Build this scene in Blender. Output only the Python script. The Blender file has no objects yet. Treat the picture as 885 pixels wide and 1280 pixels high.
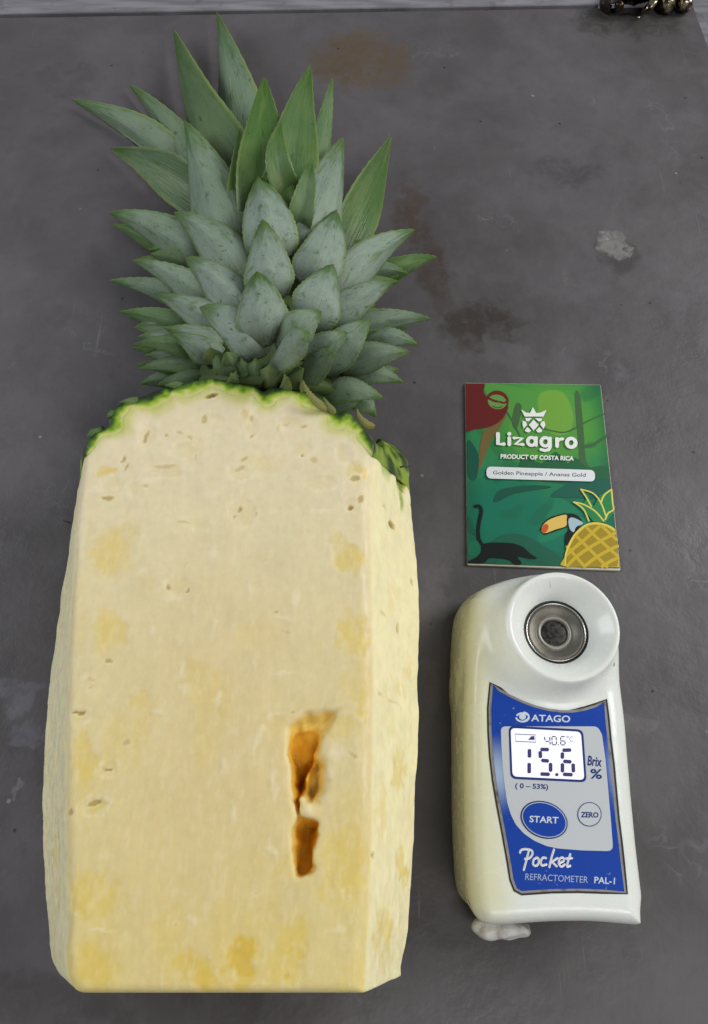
import bpy, math, random
import numpy as np
from mathutils import Vector
random.seed(7); rng = np.random.RandomState(7)
sc = bpy.context.scene
MM = 0.001
# ------------------------------------------------------------------ camera
F_PX = 950.0; CX, CY = 442.5, 640.0
D = 0.280; TH = math.atan(0.45); S_, C_ = math.sin(TH), math.cos(TH)
cam_d = bpy.data.cameras.new('camera'); cam = bpy.data.objects.new('camera', cam_d)
sc.collection.objects.link(cam); sc.camera = cam
cam.location = (0, -D*S_, D*C_); cam.rotation_euler = (TH, 0, 0)
cam_d.sensor_fit = 'VERTICAL'; cam_d.sensor_height = 36; cam_d.lens = 36*F_PX/1280
cam_d.clip_start = 0.01; cam_d.clip_end = 50
# ------------------------------------------------------------------ world and lamps
w = bpy.data.worlds.new('World'); sc.world = w; w.use_nodes = True
bg = w.node_tree.nodes['Background']; bg.inputs[0].default_value = (0.88, 0.94, 1.0, 1); bg.inputs[1].default_value = 0.17
def area(name, loc, target, size, power, col):
    l = bpy.data.lights.new(name, 'AREA'); l.shape = 'RECTANGLE'; l.size = size[0]; l.size_y = size[1]
    l.energy = power; l.color = col
    o = bpy.data.objects.new(name, l); sc.collection.objects.link(o); o.location = loc
    o.rotation_euler = (Vector(target)-Vector(loc)).to_track_quat('-Z', 'Y').to_euler()
    return o
area('window_light', (1.25, 0.45, 0.95), (0, 0, 0), (0.8, 0.7), 21.0, (1.0, 0.985, 0.95))
area('side_window_light', (-1.15, 0.25, 0.75), (0, 0, 0), (0.7, 0.6), 9.0, (0.95, 0.97, 1.0))
area('ceiling_light', (0.45, -0.9, 1.3), (0, 0, 0), (0.8, 0.5), 9.0, (1.0, 0.97, 0.92))
sc.view_settings.view_transform = 'Standard'; sc.view_settings.look = 'None'
sc.view_settings.exposure = -0.13; sc.view_settings.gamma = 1.0; sc.view_settings.use_curve_mapping = False
sc.cycles.use_denoising = True
sc.cycles.max_bounces = 8

def P(px, py, h=0.0):
    """point of the plane z=h (metres) seen at photograph pixel px,py"""
    a = (px-CX)/F_PX; v = (py-CY)/F_PX
    dz = -C_-S_*v; dy = S_-C_*v
    t = (h-D*C_)/dz
    return (a*t, -D*S_+dy*t, h)
def mmpp(px, py, h):
    a, b = P(px, py, h), P(px+1, py, h); return b[0]-a[0]

# ------------------------------------------------------------------ materials
def mat(name, col=(0.5,0.5,0.5), rough=0.5, metal=0.0, spec=0.4, emit=None, es=0.0):
    m = bpy.data.materials.new(name); m.use_nodes = True
    b = m.node_tree.nodes['Principled BSDF']
    b.inputs['Base Color'].default_value = (*col, 1); b.inputs['Roughness'].default_value = rough
    b.inputs['Metallic'].default_value = metal; b.inputs['Specular IOR Level'].default_value = spec
    if emit: b.inputs['Emission Color'].default_value = (*emit, 1); b.inputs['Emission Strength'].default_value = es
    return m
class NT:
    def __init__(s, m): s.t = m.node_tree; s.b = s.t.nodes['Principled BSDF']; s.out = s.t.nodes['Material Output']
    def n(s, typ, **kw):
        x = s.t.nodes.new(typ)
        for k, v in kw.items():
            if k.startswith('_'): setattr(x, k[1:], v)
        return x
    def l(s, a, b): s.t.links.new(a, b)
    def val(s, x, sock):
        if isinstance(x, (int, float)): sock.default_value = x
        elif isinstance(x, tuple):
            sock.default_value = (*x, 1) if len(sock.default_value) == 4 and len(x) == 3 else x
        else: s.l(x, sock)
    def math(s, op, a, b=0.0, clamp=False):
        x = s.n('ShaderNodeMath'); x.operation = op; x.use_clamp = clamp
        s.val(a, x.inputs[0]); s.val(b, x.inputs[1]); return x.outputs[0]
    def mix(s, f, a, b, typ='MIX'):
        x = s.n('ShaderNodeMix'); x.data_type = 'RGBA'; x.blend_type = typ
        s.val(f, x.inputs[0]); s.val(a, x.inputs[6]); s.val(b, x.inputs[7]); return x.outputs[2]
    def noise(s, vec, scale, detail=4, rough=0.55, dist=0.0, col=False):
        x = s.n('ShaderNodeTexNoise'); x.inputs['Scale'].default_value = scale; x.inputs['Detail'].default_value = detail
        x.inputs['Roughness'].default_value = rough; x.inputs['Distortion'].default_value = dist
        if vec is not None: s.l(vec, x.inputs['Vector'])
        return x.outputs['Color' if col else 'Fac']
    def ramp(s, f, lo, hi, a=0.0, b=1.0):
        x = s.n('ShaderNodeMapRange'); x.interpolation_type = 'SMOOTHSTEP'
        s.val(f, x.inputs[0]); x.inputs[1].default_value = lo; x.inputs[2].default_value = hi
        x.inputs[3].default_value = a; x.inputs[4].default_value = b; return x.outputs[0]
    def obj(s): return s.n('ShaderNodeTexCoord').outputs['Object']
    def vmath(s, op, a, b=None, scale=None):
        x = s.n('ShaderNodeVectorMath'); x.operation = op; s.val(a, x.inputs[0])
        if b is not None: s.val(b, x.inputs[1])
        if scale is not None: s.val(scale, x.inputs['Scale'])
        return x.outputs['Value'] if op in ('LENGTH', 'DOT_PRODUCT', 'DISTANCE') else x.outputs[0]
    def bump(s, h, strength, dist):
        x = s.n('ShaderNodeBump'); x.inputs['Strength'].default_value = strength; x.inputs['Distance'].default_value = dist
        s.l(h, x.inputs['Height']); s.l(x.outputs[0], s.b.inputs['Normal']); return x
    def attr(s, name):
        x = s.n('ShaderNodeAttribute'); x.attribute_name = name; return x
    def spot(s, vec, c, r, soft=0.35, ang=0.0):
        """soft mask around c (world xy), radii r, of a surface given by vec (already wobbled)"""
        m = s.n('ShaderNodeMapping'); m.vector_type = 'TEXTURE'
        m.inputs['Location'].default_value = (c[0], c[1], 0); m.inputs['Rotation'].default_value = (0, 0, ang)
        m.inputs['Scale'].default_value = (r[0], r[1], 1000); s.l(vec, m.inputs[0])
        return s.ramp(s.vmath('LENGTH', m.outputs[0]), 1.0+soft, 1.0-soft)

# ------------------------------------------------------------------ object helpers
ORI = {}
def tag(o, label=None, cat=None, group=None, kind=None):
    if label: o['label'] = label
    if cat: o['category'] = cat
    if group: o['group'] = group
    if kind: o['kind'] = kind
    return o
def thing(name, label, cat, loc, group=None):
    o = bpy.data.objects.new(name, None); sc.collection.objects.link(o); o.location = loc
    o.empty_display_size = 0.01; ORI[o.name] = np.array(loc, float)
    return tag(o, label, cat, group)
def link(name, me, m, parent=None, smooth=False):
    o = bpy.data.objects.new(name, me); sc.collection.objects.link(o)
    if m is not None:
        me.materials.append(m)
    if parent is not None:
        o.parent = parent; ORI[o.name] = ORI[parent.name]
    else: ORI[o.name] = np.zeros(3)
    if smooth: me.polygons.foreach_set('use_smooth', [True]*len(me.polygons))
    me.update(); return o
def build(name, verts, faces, m, parent=None, smooth=False):
    v = np.array(verts, float)
    if parent is not None: v = v-ORI[parent.name]
    me = bpy.data.meshes.new(name); me.from_pydata(v.tolist(), [], faces)
    return link(name, me, m, parent, smooth)
def crom(pts, n=6, closed=True):
    p = [np.array(q, float) for q in pts]; N = len(p); out = []
    rngi = range(N) if closed else range(N-1)
    for i in rngi:
        if closed: a, b, c, d = p[i-1], p[i], p[(i+1) % N], p[(i+2) % N]
        else: a, b, c, d = p[max(i-1,0)], p[i], p[i+1], p[min(i+2,N-1)]
        for k in range(n):
            t = k/n
            out.append(0.5*((2*b)+(c-a)*t+(2*a-5*b+4*c-d)*t*t+(3*b-a-3*c+d)*t**3))
    if not closed: out.append(p[-1])
    return [tuple(q) for q in out]
def rounded(pts, r, n=5):
    """round the corners of a pixel polygon"""
    out = []; N = len(pts)
    for i in range(N):
        a, b, c = (np.array(pts[j % N], float) for j in (i-1, i, i+1))
        rr = r[i] if isinstance(r, (list, tuple)) else r
        u = a-b; u2 = c-b; lu, l2 = np.linalg.norm(u), np.linalg.norm(u2)
        rr = min(rr, lu*0.45, l2*0.45); p0 = b+u/lu*rr; p1 = b+u2/l2*rr
        for k in range(n+1):
            t = k/n; out.append(tuple((1-t)**2*p0+2*t*(1-t)*b+t*t*p1))
    return out
def ell(cx, cy, rx, ry, ang=0, n=40):
    a = math.radians(ang); return [(cx+rx*math.cos(t)*math.cos(a)-ry*math.sin(t)*math.sin(a),
        cy+rx*math.cos(t)*math.sin(a)+ry*math.sin(t)*math.cos(a)) for t in np.linspace(0, 2*math.pi, n, endpoint=False)]
def slab(name, pts, h0, h1, m, parent=None, bev=0.0):
    """solid prism whose top outline is given in photo pixels at height h1"""
    top = [P(x, y, h1) for x, y in pts]; n = len(top)
    ar = sum(top[i-1][0]*top[i][1]-top[i][0]*top[i-1][1] for i in range(n))
    if ar < 0: top.reverse()
    V = []; faces = []
    if bev > 0:
        c = np.array(top); prv = np.roll(c, 1, 0); nx = np.roll(c, -1, 0); e = nx-prv; e /= (np.linalg.norm(e, axis=1, keepdims=True)+1e-12)
        inn = c+np.stack([-e[:, 1], e[:, 0], 0*e[:, 0]], 1)*bev
        V = [tuple(q) for q in inn]+[(x, y, h1-bev) for x, y, z in top]+[(x, y, h0) for x, y, z in top]; L = 3
    else:
        V = list(top)+[(x, y, h0) for x, y, z in top]; L = 2
    faces.append(tuple(range(n))); faces.append(tuple(range((L-1)*n, L*n))[::-1])
    for k in range(L-1):
        for i in range(n):
            j = (i+1) % n; faces.append((k*n+i, (k+1)*n+i, (k+1)*n+j, k*n+j))
    return build(name, V, faces, m, parent)
def print_poly(name, polys, h, m, parent):
    """flat print: one or more pixel polygons at height h"""
    V = []; Fc = []
    for pts in polys:
        q = [P(x, y, h) for x, y in pts]
        ar = sum(q[i-1][0]*q[i][1]-q[i][0]*q[i-1][1] for i in range(len(q)))
        if ar < 0: q.reverse()
        Fc.append(tuple(range(len(V), len(V)+len(q)))); V += q
    return build(name, V, Fc, m, parent)
def stroke_geo(lines, width, h, V, Fc, lift=0.00004):
    """flattened strokes (px width) with round ends lying on height h"""
    for li, pts in enumerate(lines):
        wd = width[li] if isinstance(width, (list, tuple)) else width
        p = [np.array(P(x, y, h)) for x, y in pts]
        s = mmpp(pts[0][0], pts[0][1], h)*wd*0.5
        closed = np.linalg.norm(p[0]-p[-1]) < 1e-7
        if closed: p = p[:-1]
        N = len(p); L = []; R = []
        for i in range(N):
            a = p[i-1] if (i > 0 or closed) else p[i]; b = p[(i+1) % N] if (i < N-1 or closed) else p[i]
            t = b-a; t /= (np.linalg.norm(t)+1e-12); nn = np.array([-t[1], t[0], 0]); L.append(p[i]+nn*s); R.append(p[i]-nn*s)
        base = len(V); off = np.array([0, 0, li*0.000003])
        for i in range(N): V += [tuple(L[i]+off), tuple(p[i]+off+np.array([0, 0, lift])), tuple(R[i]+off)]
        for i in range(N if closed else N-1):
            a = base+3*i; b = base+3*((i+1) % N); Fc += [(a, a+1, b+1, b), (a+1, a+2, b+2, b+1)]
        if not closed:
            for e, o in ((0, 1), (N-1, -1)):
                d = (p[e]-p[e+o]); d /= (np.linalg.norm(d)+1e-12); nn = np.array([-d[1], d[0], 0]); k = len(V)
                V.append(tuple(p[e]+off+np.array([0, 0, lift])))
                arc = [p[e]+off+s*(math.cos(q)*nn+math.sin(q)*d) for q in np.linspace(0, math.pi, 8)]
                V += [tuple(q) for q in arc]
                Fc += [(k, k+i+1, k+i+2) for i in range(7)]
def strokes(name, lines, width, h, m, parent, lift=0.00004):
    V = []; Fc = []; stroke_geo(lines, width, h, V, Fc, lift); return build(name, V, Fc, m, parent)
def text(name, s, p0, p1, cap, h, m, parent, bold=0.0, shear=0.0, up=None, extr=0.00003):
    """flat lettering from pixel p0 (left end of baseline) to p1, capital height cap px"""
    cu = bpy.data.curves.new(name, 'FONT'); cu.body = s; cu.offset = bold; cu.shear = shear; cu.extrude = 0.01; cu.resolution_u = 3
    o = bpy.data.objects.new(name, cu); sc.collection.objects.link(o)
    dg = bpy.context.evaluated_depsgraph_get(); me = o.evaluated_get(dg).to_mesh()
    v = np.array([q.co[:] for q in me.vertices]); f = [tuple(q.vertices) for q in me.polygons]
    o.evaluated_get(dg).to_mesh_clear(); bpy.data.objects.remove(o); bpy.data.curves.remove(cu)
    x0, x1 = v[:, 0].min(), v[:, 0].max(); p0 = np.array(p0, float); p1 = np.array(p1, float); d = p1-p0
    u = np.array(up, float) if up else np.array([d[1], -d[0]])
    u = u/np.linalg.norm(u)*cap/0.729
    V = []
    for a in v:
        q = p0+d*(a[0]-x0)/(x1-x0)+u*a[1]; w3 = P(q[0], q[1], h); V.append((w3[0], w3[1], h+(a[2]/0.01)*extr))
    return build(name, V, f, m, parent)
def lathe(name, prof, c, m, parent, n=64, caps=(1, 1), smooth=True):
    V = []; Fc = []; K = len(prof)
    for r, z in prof:
        for i in range(n):
            t = 2*math.pi*i/n; V.append((c[0]+r*math.cos(t), c[1]+r*math.sin(t), c[2]+z))
    for k in range(K-1):
        for i in range(n):
            j = (i+1) % n; Fc.append((k*n+i, k*n+j, (k+1)*n+j, (k+1)*n+i))
    if caps == 'ring':
        for i in range(n):
            j = (i+1) % n; Fc.append(((K-1)*n+i, (K-1)*n+j, j, i))
    else:
        if caps[1]: Fc.append(tuple(range((K-1)*n, K*n)))
        if caps[0]: Fc.append(tuple(range(n))[::-1])
    Fc = [f[::-1] for f in Fc] if prof[0][0] < prof[-1][0] or caps == 'ring' else Fc
    return build(name, V, Fc, m, parent, smooth)

# ------------------------------------------------------------------ distance fields -> mesh
def poly_sdf(X, Y, pts):
    p = np.array(pts)[:, :2]; d = np.full(X.shape, 1e9); s = np.ones(X.shape)
    N = len(p)
    for i in range(N):
        a = p[i]; b = p[i-1]; e = b-a; wx = X-a[0]; wy = Y-a[1]
        t = np.clip((wx*e[0]+wy*e[1])/(e@e+1e-18), 0, 1); bx = wx-e[0]*t; by = wy-e[1]*t
        d = np.minimum(d, bx*bx+by*by)
        c1 = Y >= a[1]; c2 = Y < b[1]; c3 = e[0]*wy > e[1]*wx
        s = np.where((c1 & c2 & c3) | (~c1 & ~c2 & ~c3), -s, s)
    return (s*np.sqrt(d)).astype(np.float32)
def smax(a, b, k):
    h = np.maximum(k-np.abs(a-b), 0)/k; return np.maximum(a, b)+h*h*k*0.25
def smin(a, b, k): return -smax(-a, -b, k)
def nets(Dm, org, h):
    S = Dm < 0; c = np.zeros([q-1 for q in Dm.shape], np.uint8)
    for i in (0, 1):
        for j in (0, 1):
            for k in (0, 1): c += S[i:c.shape[0]+i, j:c.shape[1]+j, k:c.shape[2]+k]
    act = (c > 0) & (c < 8); idx = np.argwhere(act); vid = np.full(act.shape, -1, np.int32); vid[act] = np.arange(len(idx))
    pos = np.zeros((len(idx), 3)); cnt = np.zeros(len(idx)); cor = [(i, j, k) for i in (0,1) for j in (0,1) for k in (0,1)]
    val = {q: Dm[idx[:, 0]+q[0], idx[:, 1]+q[1], idx[:, 2]+q[2]].astype(float) for q in cor}
    for a in cor:
        for ax in range(3):
            if a[ax] == 0:
                b = list(a); b[ax] = 1; b = tuple(b); va, vb = val[a], val[b]; m = (va < 0) != (vb < 0)
                t = np.where(m, va/(va-vb+1e-20), 0); q = np.array(a, float)[None, :].repeat(len(idx), 0); q[:, ax] += t
                pos += q*m[:, None]; cnt += m
    V = org+h*(idx+pos/cnt[:, None]); Q = []
    sh = S.shape
    for ax in range(3):
        o1, o2 = [(1, 2), (2, 0), (0, 1)][ax]
        sl0 = [slice(None)]*3; sl1 = [slice(None)]*3; sl0[ax] = slice(0, -1); sl1[ax] = slice(1, None)
        s0 = S[tuple(sl0)]; s1 = S[tuple(sl1)]; e = np.argwhere(s0 != s1)
        e = e[(e[:, o1] > 0) & (e[:, o2] > 0) & (e[:, o1] < sh[o1]-1) & (e[:, o2] < sh[o2]-1)]
        fl = s0[e[:, 0], e[:, 1], e[:, 2]]
        def cell(d1, d2):
            g = e.copy(); g[:, o1] += d1; g[:, o2] += d2; return vid[g[:, 0], g[:, 1], g[:, 2]]
        q = np.stack([cell(-1, -1), cell(0, -1), cell(0, 0), cell(-1, 0)], 1)
        q[~fl] = q[~fl][:, ::-1]; Q.append(q)
    return V, np.concatenate(Q)
def npmesh(name, V, Q, m, parent):
    V = V-ORI[parent.name] if parent is not None else V
    me = bpy.data.meshes.new(name); me.vertices.add(len(V)); me.vertices.foreach_set('co', V.astype(np.float32).ravel())
    me.loops.add(Q.size); me.loops.foreach_set('vertex_index', Q.astype(np.int32).ravel())
    me.polygons.add(len(Q)); me.polygons.foreach_set('loop_start', np.arange(0, Q.size, 4, dtype=np.int32))
    me.update(calc_edges=True); me.validate()
    return link(name, me, m, parent, True)
def set_col(me, name, C):
    a = me.color_attributes.new(name, 'FLOAT_COLOR', 'POINT')
    a.data.foreach_set('color', np.concatenate([C, np.ones((len(C), 1))], 1).astype(np.float32).ravel())
TAB = rng.rand(32, 32, 32)
def vnoise(p, freq):
    q = np.asarray(p)*freq+100; i = np.floor(q).astype(int); f = q-i; f = f*f*(3-2*f); r = 0
    for a in (0, 1):
        for b in (0, 1):
            for c in (0, 1):
                wgt = (f[..., 0] if a else 1-f[..., 0])*(f[..., 1] if b else 1-f[..., 1])*(f[..., 2] if c else 1-f[..., 2])
                r = r+wgt*TAB[(i[..., 0]+a) % 32, (i[..., 1]+b) % 32, (i[..., 2]+c) % 32]
    return r
def fbm(p, freq, o=3): return sum(vnoise(p, freq*2**k)*0.5**k for k in range(o))/sum(0.5**k for k in range(o))
def sst(a, b, x): t = np.clip((x-a)/(b-a), 0, 1); return t*t*(3-2*t)

# ================================================================== SETTING
m_table = mat('worn_dark_table', (0.08, 0.08, 0.085), 0.5)
T = NT(m_table); oc = T.obj()
wob = T.vmath('MULTIPLY_ADD', T.noise(oc, 60, 4, 0.6, col=True), (0.034, 0.034, 0))
wob.node.inputs[2].default_value = (-0.017, -0.017, 0)
wv = T.vmath('ADD', oc, wob)
col = T.mix(T.ramp(T.noise(oc, 14, 5, 0.6, 0.4), 0.3, 0.7), (0.076, 0.070, 0.074), (0.106, 0.098, 0.106))
col = T.mix(T.ramp(T.noise(oc, 55, 6, 0.62, 0.6), 0.46, 0.66, 0, 0.22), col, (0.125, 0.122, 0.132))
col = T.mix(T.ramp(T.noise(oc, 120, 5, 0.6, 0.2), 0.52, 0.7, 0, 0.2), col, (0.055, 0.053, 0.056))
SP = [(445, 75, 60, 46, (0.10, 0.070, 0.042), 0.9, 0), (420, 95, 30, 22, (0.085, 0.065, 0.045), 0.5, 0), (530, 315, 26, 75, (0.055, 0.038, 0.028), 0.75, 0.25),
      (515, 255, 12, 34, (0.07, 0.05, 0.035), 0.6, 0.1), (602, 402, 52, 30, (0.042, 0.033, 0.028), 0.85, 0), (600, 432, 26, 14, (0.05, 0.035, 0.03), 0.6, 0),
      (705, 215, 40, 24, (0.05, 0.048, 0.05), 0.6, 0), (640, 440, 26, 26, (0.115, 0.112, 0.118), 0.6, 0.5), (700, 350, 60, 30, (0.10, 0.098, 0.105), 0.35, 0),
      (345, 62, 60, 40, (0.09, 0.088, 0.09), 0.4, 0), (60, 70, 60, 30, (0.085, 0.08, 0.078), 0.4, 0), (90, 100, 40, 22, (0.05, 0.047, 0.045), 0.4, 0),
      (18, 870, 22, 16, (0.17, 0.17, 0.21), 0.55, 0.4), (42, 905, 16, 9, (0.16, 0.16, 0.2), 0.5, 0.2), (8, 985, 9, 8, (0.2, 0.2, 0.22), 0.6, 0),
      (845, 382, 12, 22, (0.13, 0.13, 0.135), 0.35, 0), (545, 740, 20, 30, (0.15, 0.145, 0.15), 0.45, 0), (535, 865, 12, 40, (0.14, 0.13, 0.14), 0.4, 0),
      (800, 900, 18, 14, (0.16, 0.15, 0.16), 0.5, 0), (790, 30, 70, 24, (0.035, 0.03, 0.028), 0.75, 0), (715, 348, 14, 10, (0.12, 0.12, 0.12), 0.5, 0),
      (835, 545, 60, 50, (0.075, 0.07, 0.07), 0.4, 0), (610, 290, 60, 30, (0.07, 0.062, 0.062), 0.45, 0), (200, 1262, 260, 26, (0.05, 0.043, 0.038), 0.5, 0)]  # last spot paints in the dark warm reflection along the front
stn = T.ramp(T.noise(oc, 150, 5, .65, .8), .32, .6, .35, 1.0)
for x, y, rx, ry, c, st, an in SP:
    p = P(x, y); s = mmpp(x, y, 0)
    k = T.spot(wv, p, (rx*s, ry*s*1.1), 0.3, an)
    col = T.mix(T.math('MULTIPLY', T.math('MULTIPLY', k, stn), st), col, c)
# pale crusted chip near the right
k = T.spot(wv, P(768, 305), (0.0055, 0.0080), 0.3, -0.5)
k2 = T.spot(wv, P(774, 318), (0.009, 0.012), 0.3)
col = T.mix(T.math('MULTIPLY', k2, 0.6), col, (0.045, 0.042, 0.042))
chip = T.math('MULTIPLY', k, T.ramp(T.noise(oc, 260, 4), 0.3, 0.6, 0.55, 1.0))
col = T.mix(chip, col, (0.19, 0.185, 0.18))
# fine scratches: stretched noise thresholded in broken patches
def scratches(ang, sx, sy, th, patch_scale, amt, c):
    global col
    mp = T.n('ShaderNodeMapping'); mp.inputs['Rotation'].default_value = (0, 0, ang); mp.inputs['Scale'].default_value = (sx, sy, 1); T.l(wv if sy < 15 else oc, mp.inputs[0])
    f = T.ramp(T.noise(mp.outputs[0], 1.0, 2, 0.5), th, th+0.035)
    g = T.ramp(T.noise(oc, patch_scale, 3), 0.56, 0.68)
    col = T.mix(T.math('MULTIPLY', T.math('MULTIPLY', f, g), amt), col, c)
scratches(0.5, 900, 18, 0.70, 30, 0.5, (0.22, 0.215, 0.225)); scratches(-0.9, 700, 16, 0.70, 24, 0.45, (0.2, 0.2, 0.21)); scratches(0.1, 1200, 25, 0.68, 18, 0.4, (0.18, 0.18, 0.19))
# white scuff veins
vv = T.n('ShaderNodeTexVoronoi'); vv.feature = 'DISTANCE_TO_EDGE'; vv.inputs['Scale'].default_value = 75; T.l(wv, vv.inputs['Vector'])
g = T.math('MULTIPLY', T.ramp(vv.outputs['Distance'], 0.05, 0.0), T.ramp(T.noise(oc, 22, 3), 0.6, 0.7))
col = T.mix(T.math('MULTIPLY', g, 0.45), col, (0.19, 0.19, 0.21))
# specks
v2 = T.n('ShaderNodeTexVoronoi'); v2.inputs['Scale'].default_value = 110; T.l(oc, v2.inputs['Vector'])
sp = T.math('MULTIPLY', T.ramp(v2.outputs['Distance'], 0.09, 0.05), T.ramp(T.noise(v2.outputs['Position'], 300, 0), 0.62, 0.66))
col = T.mix(T.math('MULTIPLY', sp, 0.8), col, (0.02, 0.018, 0.018))
v3 = T.n('ShaderNodeTexVoronoi'); v3.inputs['Scale'].default_value = 75; T.l(oc, v3.inputs['Vector'])
sp3 = T.math('MULTIPLY', T.ramp(v3.outputs['Distance'], 0.07, 0.03), T.ramp(T.noise(v3.outputs['Position'], 410, 0), 0.64, 0.66))
col = T.mix(T.math('MULTIPLY', sp3, 0.7), col, (0.3, 0.3, 0.31))
T.l(col, T.b.inputs['Base Color'])
T.l(T.ramp(T.noise(oc, 40, 5), 0.35, 0.65, 0.34, 0.58), T.b.inputs['Roughness'])
T.bump(T.math('ADD', T.noise(oc, 90, 5, 0.6), T.math('ADD', T.math('MULTIPLY', T.noise(oc, 700, 3), 0.12), T.math('MULTIPLY', chip, 0.5))), 0.35, 0.0012)

m_ledge = mat('pale_metal_ledge', (0.2, 0.2, 0.21), 0.45, 0.0)
L = NT(m_ledge); oc2 = L.obj()
mp = L.n('ShaderNodeMapping'); mp.inputs['Scale'].default_value = (1, 8, 1); L.l(oc2, mp.inputs[0])
c2 = L.mix(L.ramp(L.noise(mp.outputs[0], 30, 5), 0.35, 0.65), (0.15, 0.148, 0.165), (0.235, 0.232, 0.26))
c2 = L.mix(L.ramp(L.noise(oc2, 90, 4), 0.6, 0.7, 0, 0.5), c2, (0.1, 0.09, 0.09))
L.l(c2, L.b.inputs['Base Color']); L.bump(L.noise(oc2, 150, 4), 0.2, 0.001)

def box_world(name, corners, z0, z1, m, bev=0.0008):
    n = len(corners); c = np.array([(x, y) for x, y in corners]); cen = c.mean(0); inn = c+(cen-c)/np.linalg.norm(cen-c, axis=1)[:, None]*bev
    V = [(x, y, z1) for x, y in inn]+[(x, y, z1-bev) for x, y in c]+[(x, y, z0) for x, y in c]
    Fc = [tuple(range(n)), tuple(range(2*n, 3*n))[::-1]]
    for k in (0, 1):
        for i in range(n):
            j = (i+1) % n; Fc.append((k*n+i, (k+1)*n+i, (k+1)*n+j, k*n+j))
    return build(name, V, Fc, m)
a = P(0, 22); b = P(745, 10); sl = (b[1]-a[1])/(b[0]-a[0]); yl = lambda x: a[1]+sl*(x-a[0])
r0 = P(866, 4); r1 = P(884, 53); sr = (r1[0]-r0[0])/(r1[1]-r0[1]); xr = lambda y: r0[0]+sr*(y-r0[1])
XR, YT = xr(-0.7), 0
tt = box_world('table_surface', [(-0.8, -0.7), (xr(-0.7), -0.7), (xr(yl(0.19)), yl(0.19)), (-0.8, yl(-0.8))], -0.004, 0.0, m_table); tag(tt, kind='structure')
tb = box_world('worktop', [(-1.2, -1.0), (1.2, -1.0), (1.2, 1.2), (-1.2, 1.2)], -0.05, -0.0045, m_ledge); tag(tb, kind='structure')
lg = box_world('back_ledge', [(-0.8, yl(-0.8)+0.0012), (P(748, 10)[0], yl(P(748, 10)[0])+0.0012), (P(748, 10)[0], 0.9), (-0.8, 0.9)], -0.0044, 0.0012, m_ledge, 0.0005); tag(lg, kind='structure')

# ================================================================== PINEAPPLE
H = 50*MM; HM = 23*MM
A_px = [(450,1243),(300,1243),(180,1242),(102,1240),(84,1235),(76,1222),(80,1190),(86,1150),(85,1050),(84,950),(86,850),(90,750),(96,650),(103,592),(106,570),(110,550),(120,541),(134,533),(136,520),(141,511),(152,504),(170,500),(184,498),(196,490),(206,486),(212,489),(222,482),(238,477),(262,474),(282,475),(302,479),(316,484),(326,491),(331,492),(338,487),(352,485),(375,487),(395,492),(408,502),(418,514),(424,519),(430,514),(441,516),(450,527),(457,542),(465,551),(466,562),(462,585),(459,625),(460,700),(462,850),(461,1000),(460,1100),(455,1180),(451,1225)]
A_px = [q for q in A_px if q[1] < 1200]
ext_l, ext_r = P(84, 1232, H), P(452, 1232, H)
A_w = [(ext_r[0]-.0005, ext_r[1]-.03), (ext_l[0], ext_l[1]-.03), ext_l[:2]]+[P(x, y, H)[:2] for x, y in A_px]+[ext_r[:2]]
A_px = [(452, 1300), (84, 1300), (84, 1232)]+A_px+[(452, 1232)]
yb = P(300, 1243, H)[1]
BL = [(104,575),(99,605),(93,640),(84,700),(72,780),(62,860),(57,940),(54.5,1020),(56.5,1100),(62,1180),(66,1206)]
BR = [(510,1165),(517,1050),(521.5,900),(523,780),(520,700),(515,640),(511,605),(507,580),(500,566),(488,556),(474,550)]
top_w = [(x, y+0.011) for (x, y), (px, py) in zip(A_w, A_px) if py < 556]
Bpoly = [] # outline at the widest height
Bpoly += [P(x, y, HM)[:2] for x, y in BL[::-1]]+[(x, y) for x, y in top_w]+[P(x, y, HM)[:2] for x, y in BR[::-1]]+[(P(502,1215,HM)[0], yb+.002), (P(498,1215,HM)[0], yb-.03), (P(69,1215,HM)[0], yb-.03), (P(67,1215,HM)[0], yb+.001)]
pine = thing('pineapple', 'pineapple half with its cut face up and a leafy crown, left of the white meter', 'pineapple', (P(290, 800, 0)[0], P(290, 800, 0)[1], 0))
h = 0.5*MM
x0, x1 = min(q[0] for q in Bpoly)-0.004, max(q[0] for q in Bpoly)+0.004
y0, y1 = yb-0.003, max(q[1] for q in Bpoly)+0.006
gx = np.arange(x0, x1, h); gy = np.arange(y0, y1, h); gz = np.arange(-0.0015, H+0.0035, h)
X2, Y2 = np.meshgrid(gx, gy, indexing='ij')
dA = poly_sdf(X2, Y2, A_w); dB = poly_sdf(X2, Y2, Bpoly)
Z = gz[None, None, :].astype(np.float32)
kn = (fbm(np.stack([X2, Y2, 0*X2], -1), 45, 3)-.5)*1.3*MM; zA = sst(P(0, 620, H)[1], P(0, 680, H)[1], Y2)
dA = (dA+kn*zA).astype(np.float32); dB = (dB-.7*kn*zA).astype(np.float32)
t = np.clip((H-Z)/(H-HM), 0, 1); und = (15*MM*np.clip((HM-Z)/HM, 0, 1)**2.2).astype(np.float32)
def rmax(a, b, r):
    return np.minimum(np.maximum(a, b), -r)+np.sqrt(np.maximum(a+r, 0)**2+np.maximum(b+r, 0)**2)
d2 = dA[:, :, None]*(1-t)+dB[:, :, None]*t+und
rc_ = (4.5*MM+(0.5*MM-4.5*MM)*sst(-.06, 0, X2))[:, :, None]
d2 = rmax(d2, (yb-Y2)[:, :, None], rc_).astype(np.float32)
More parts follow.
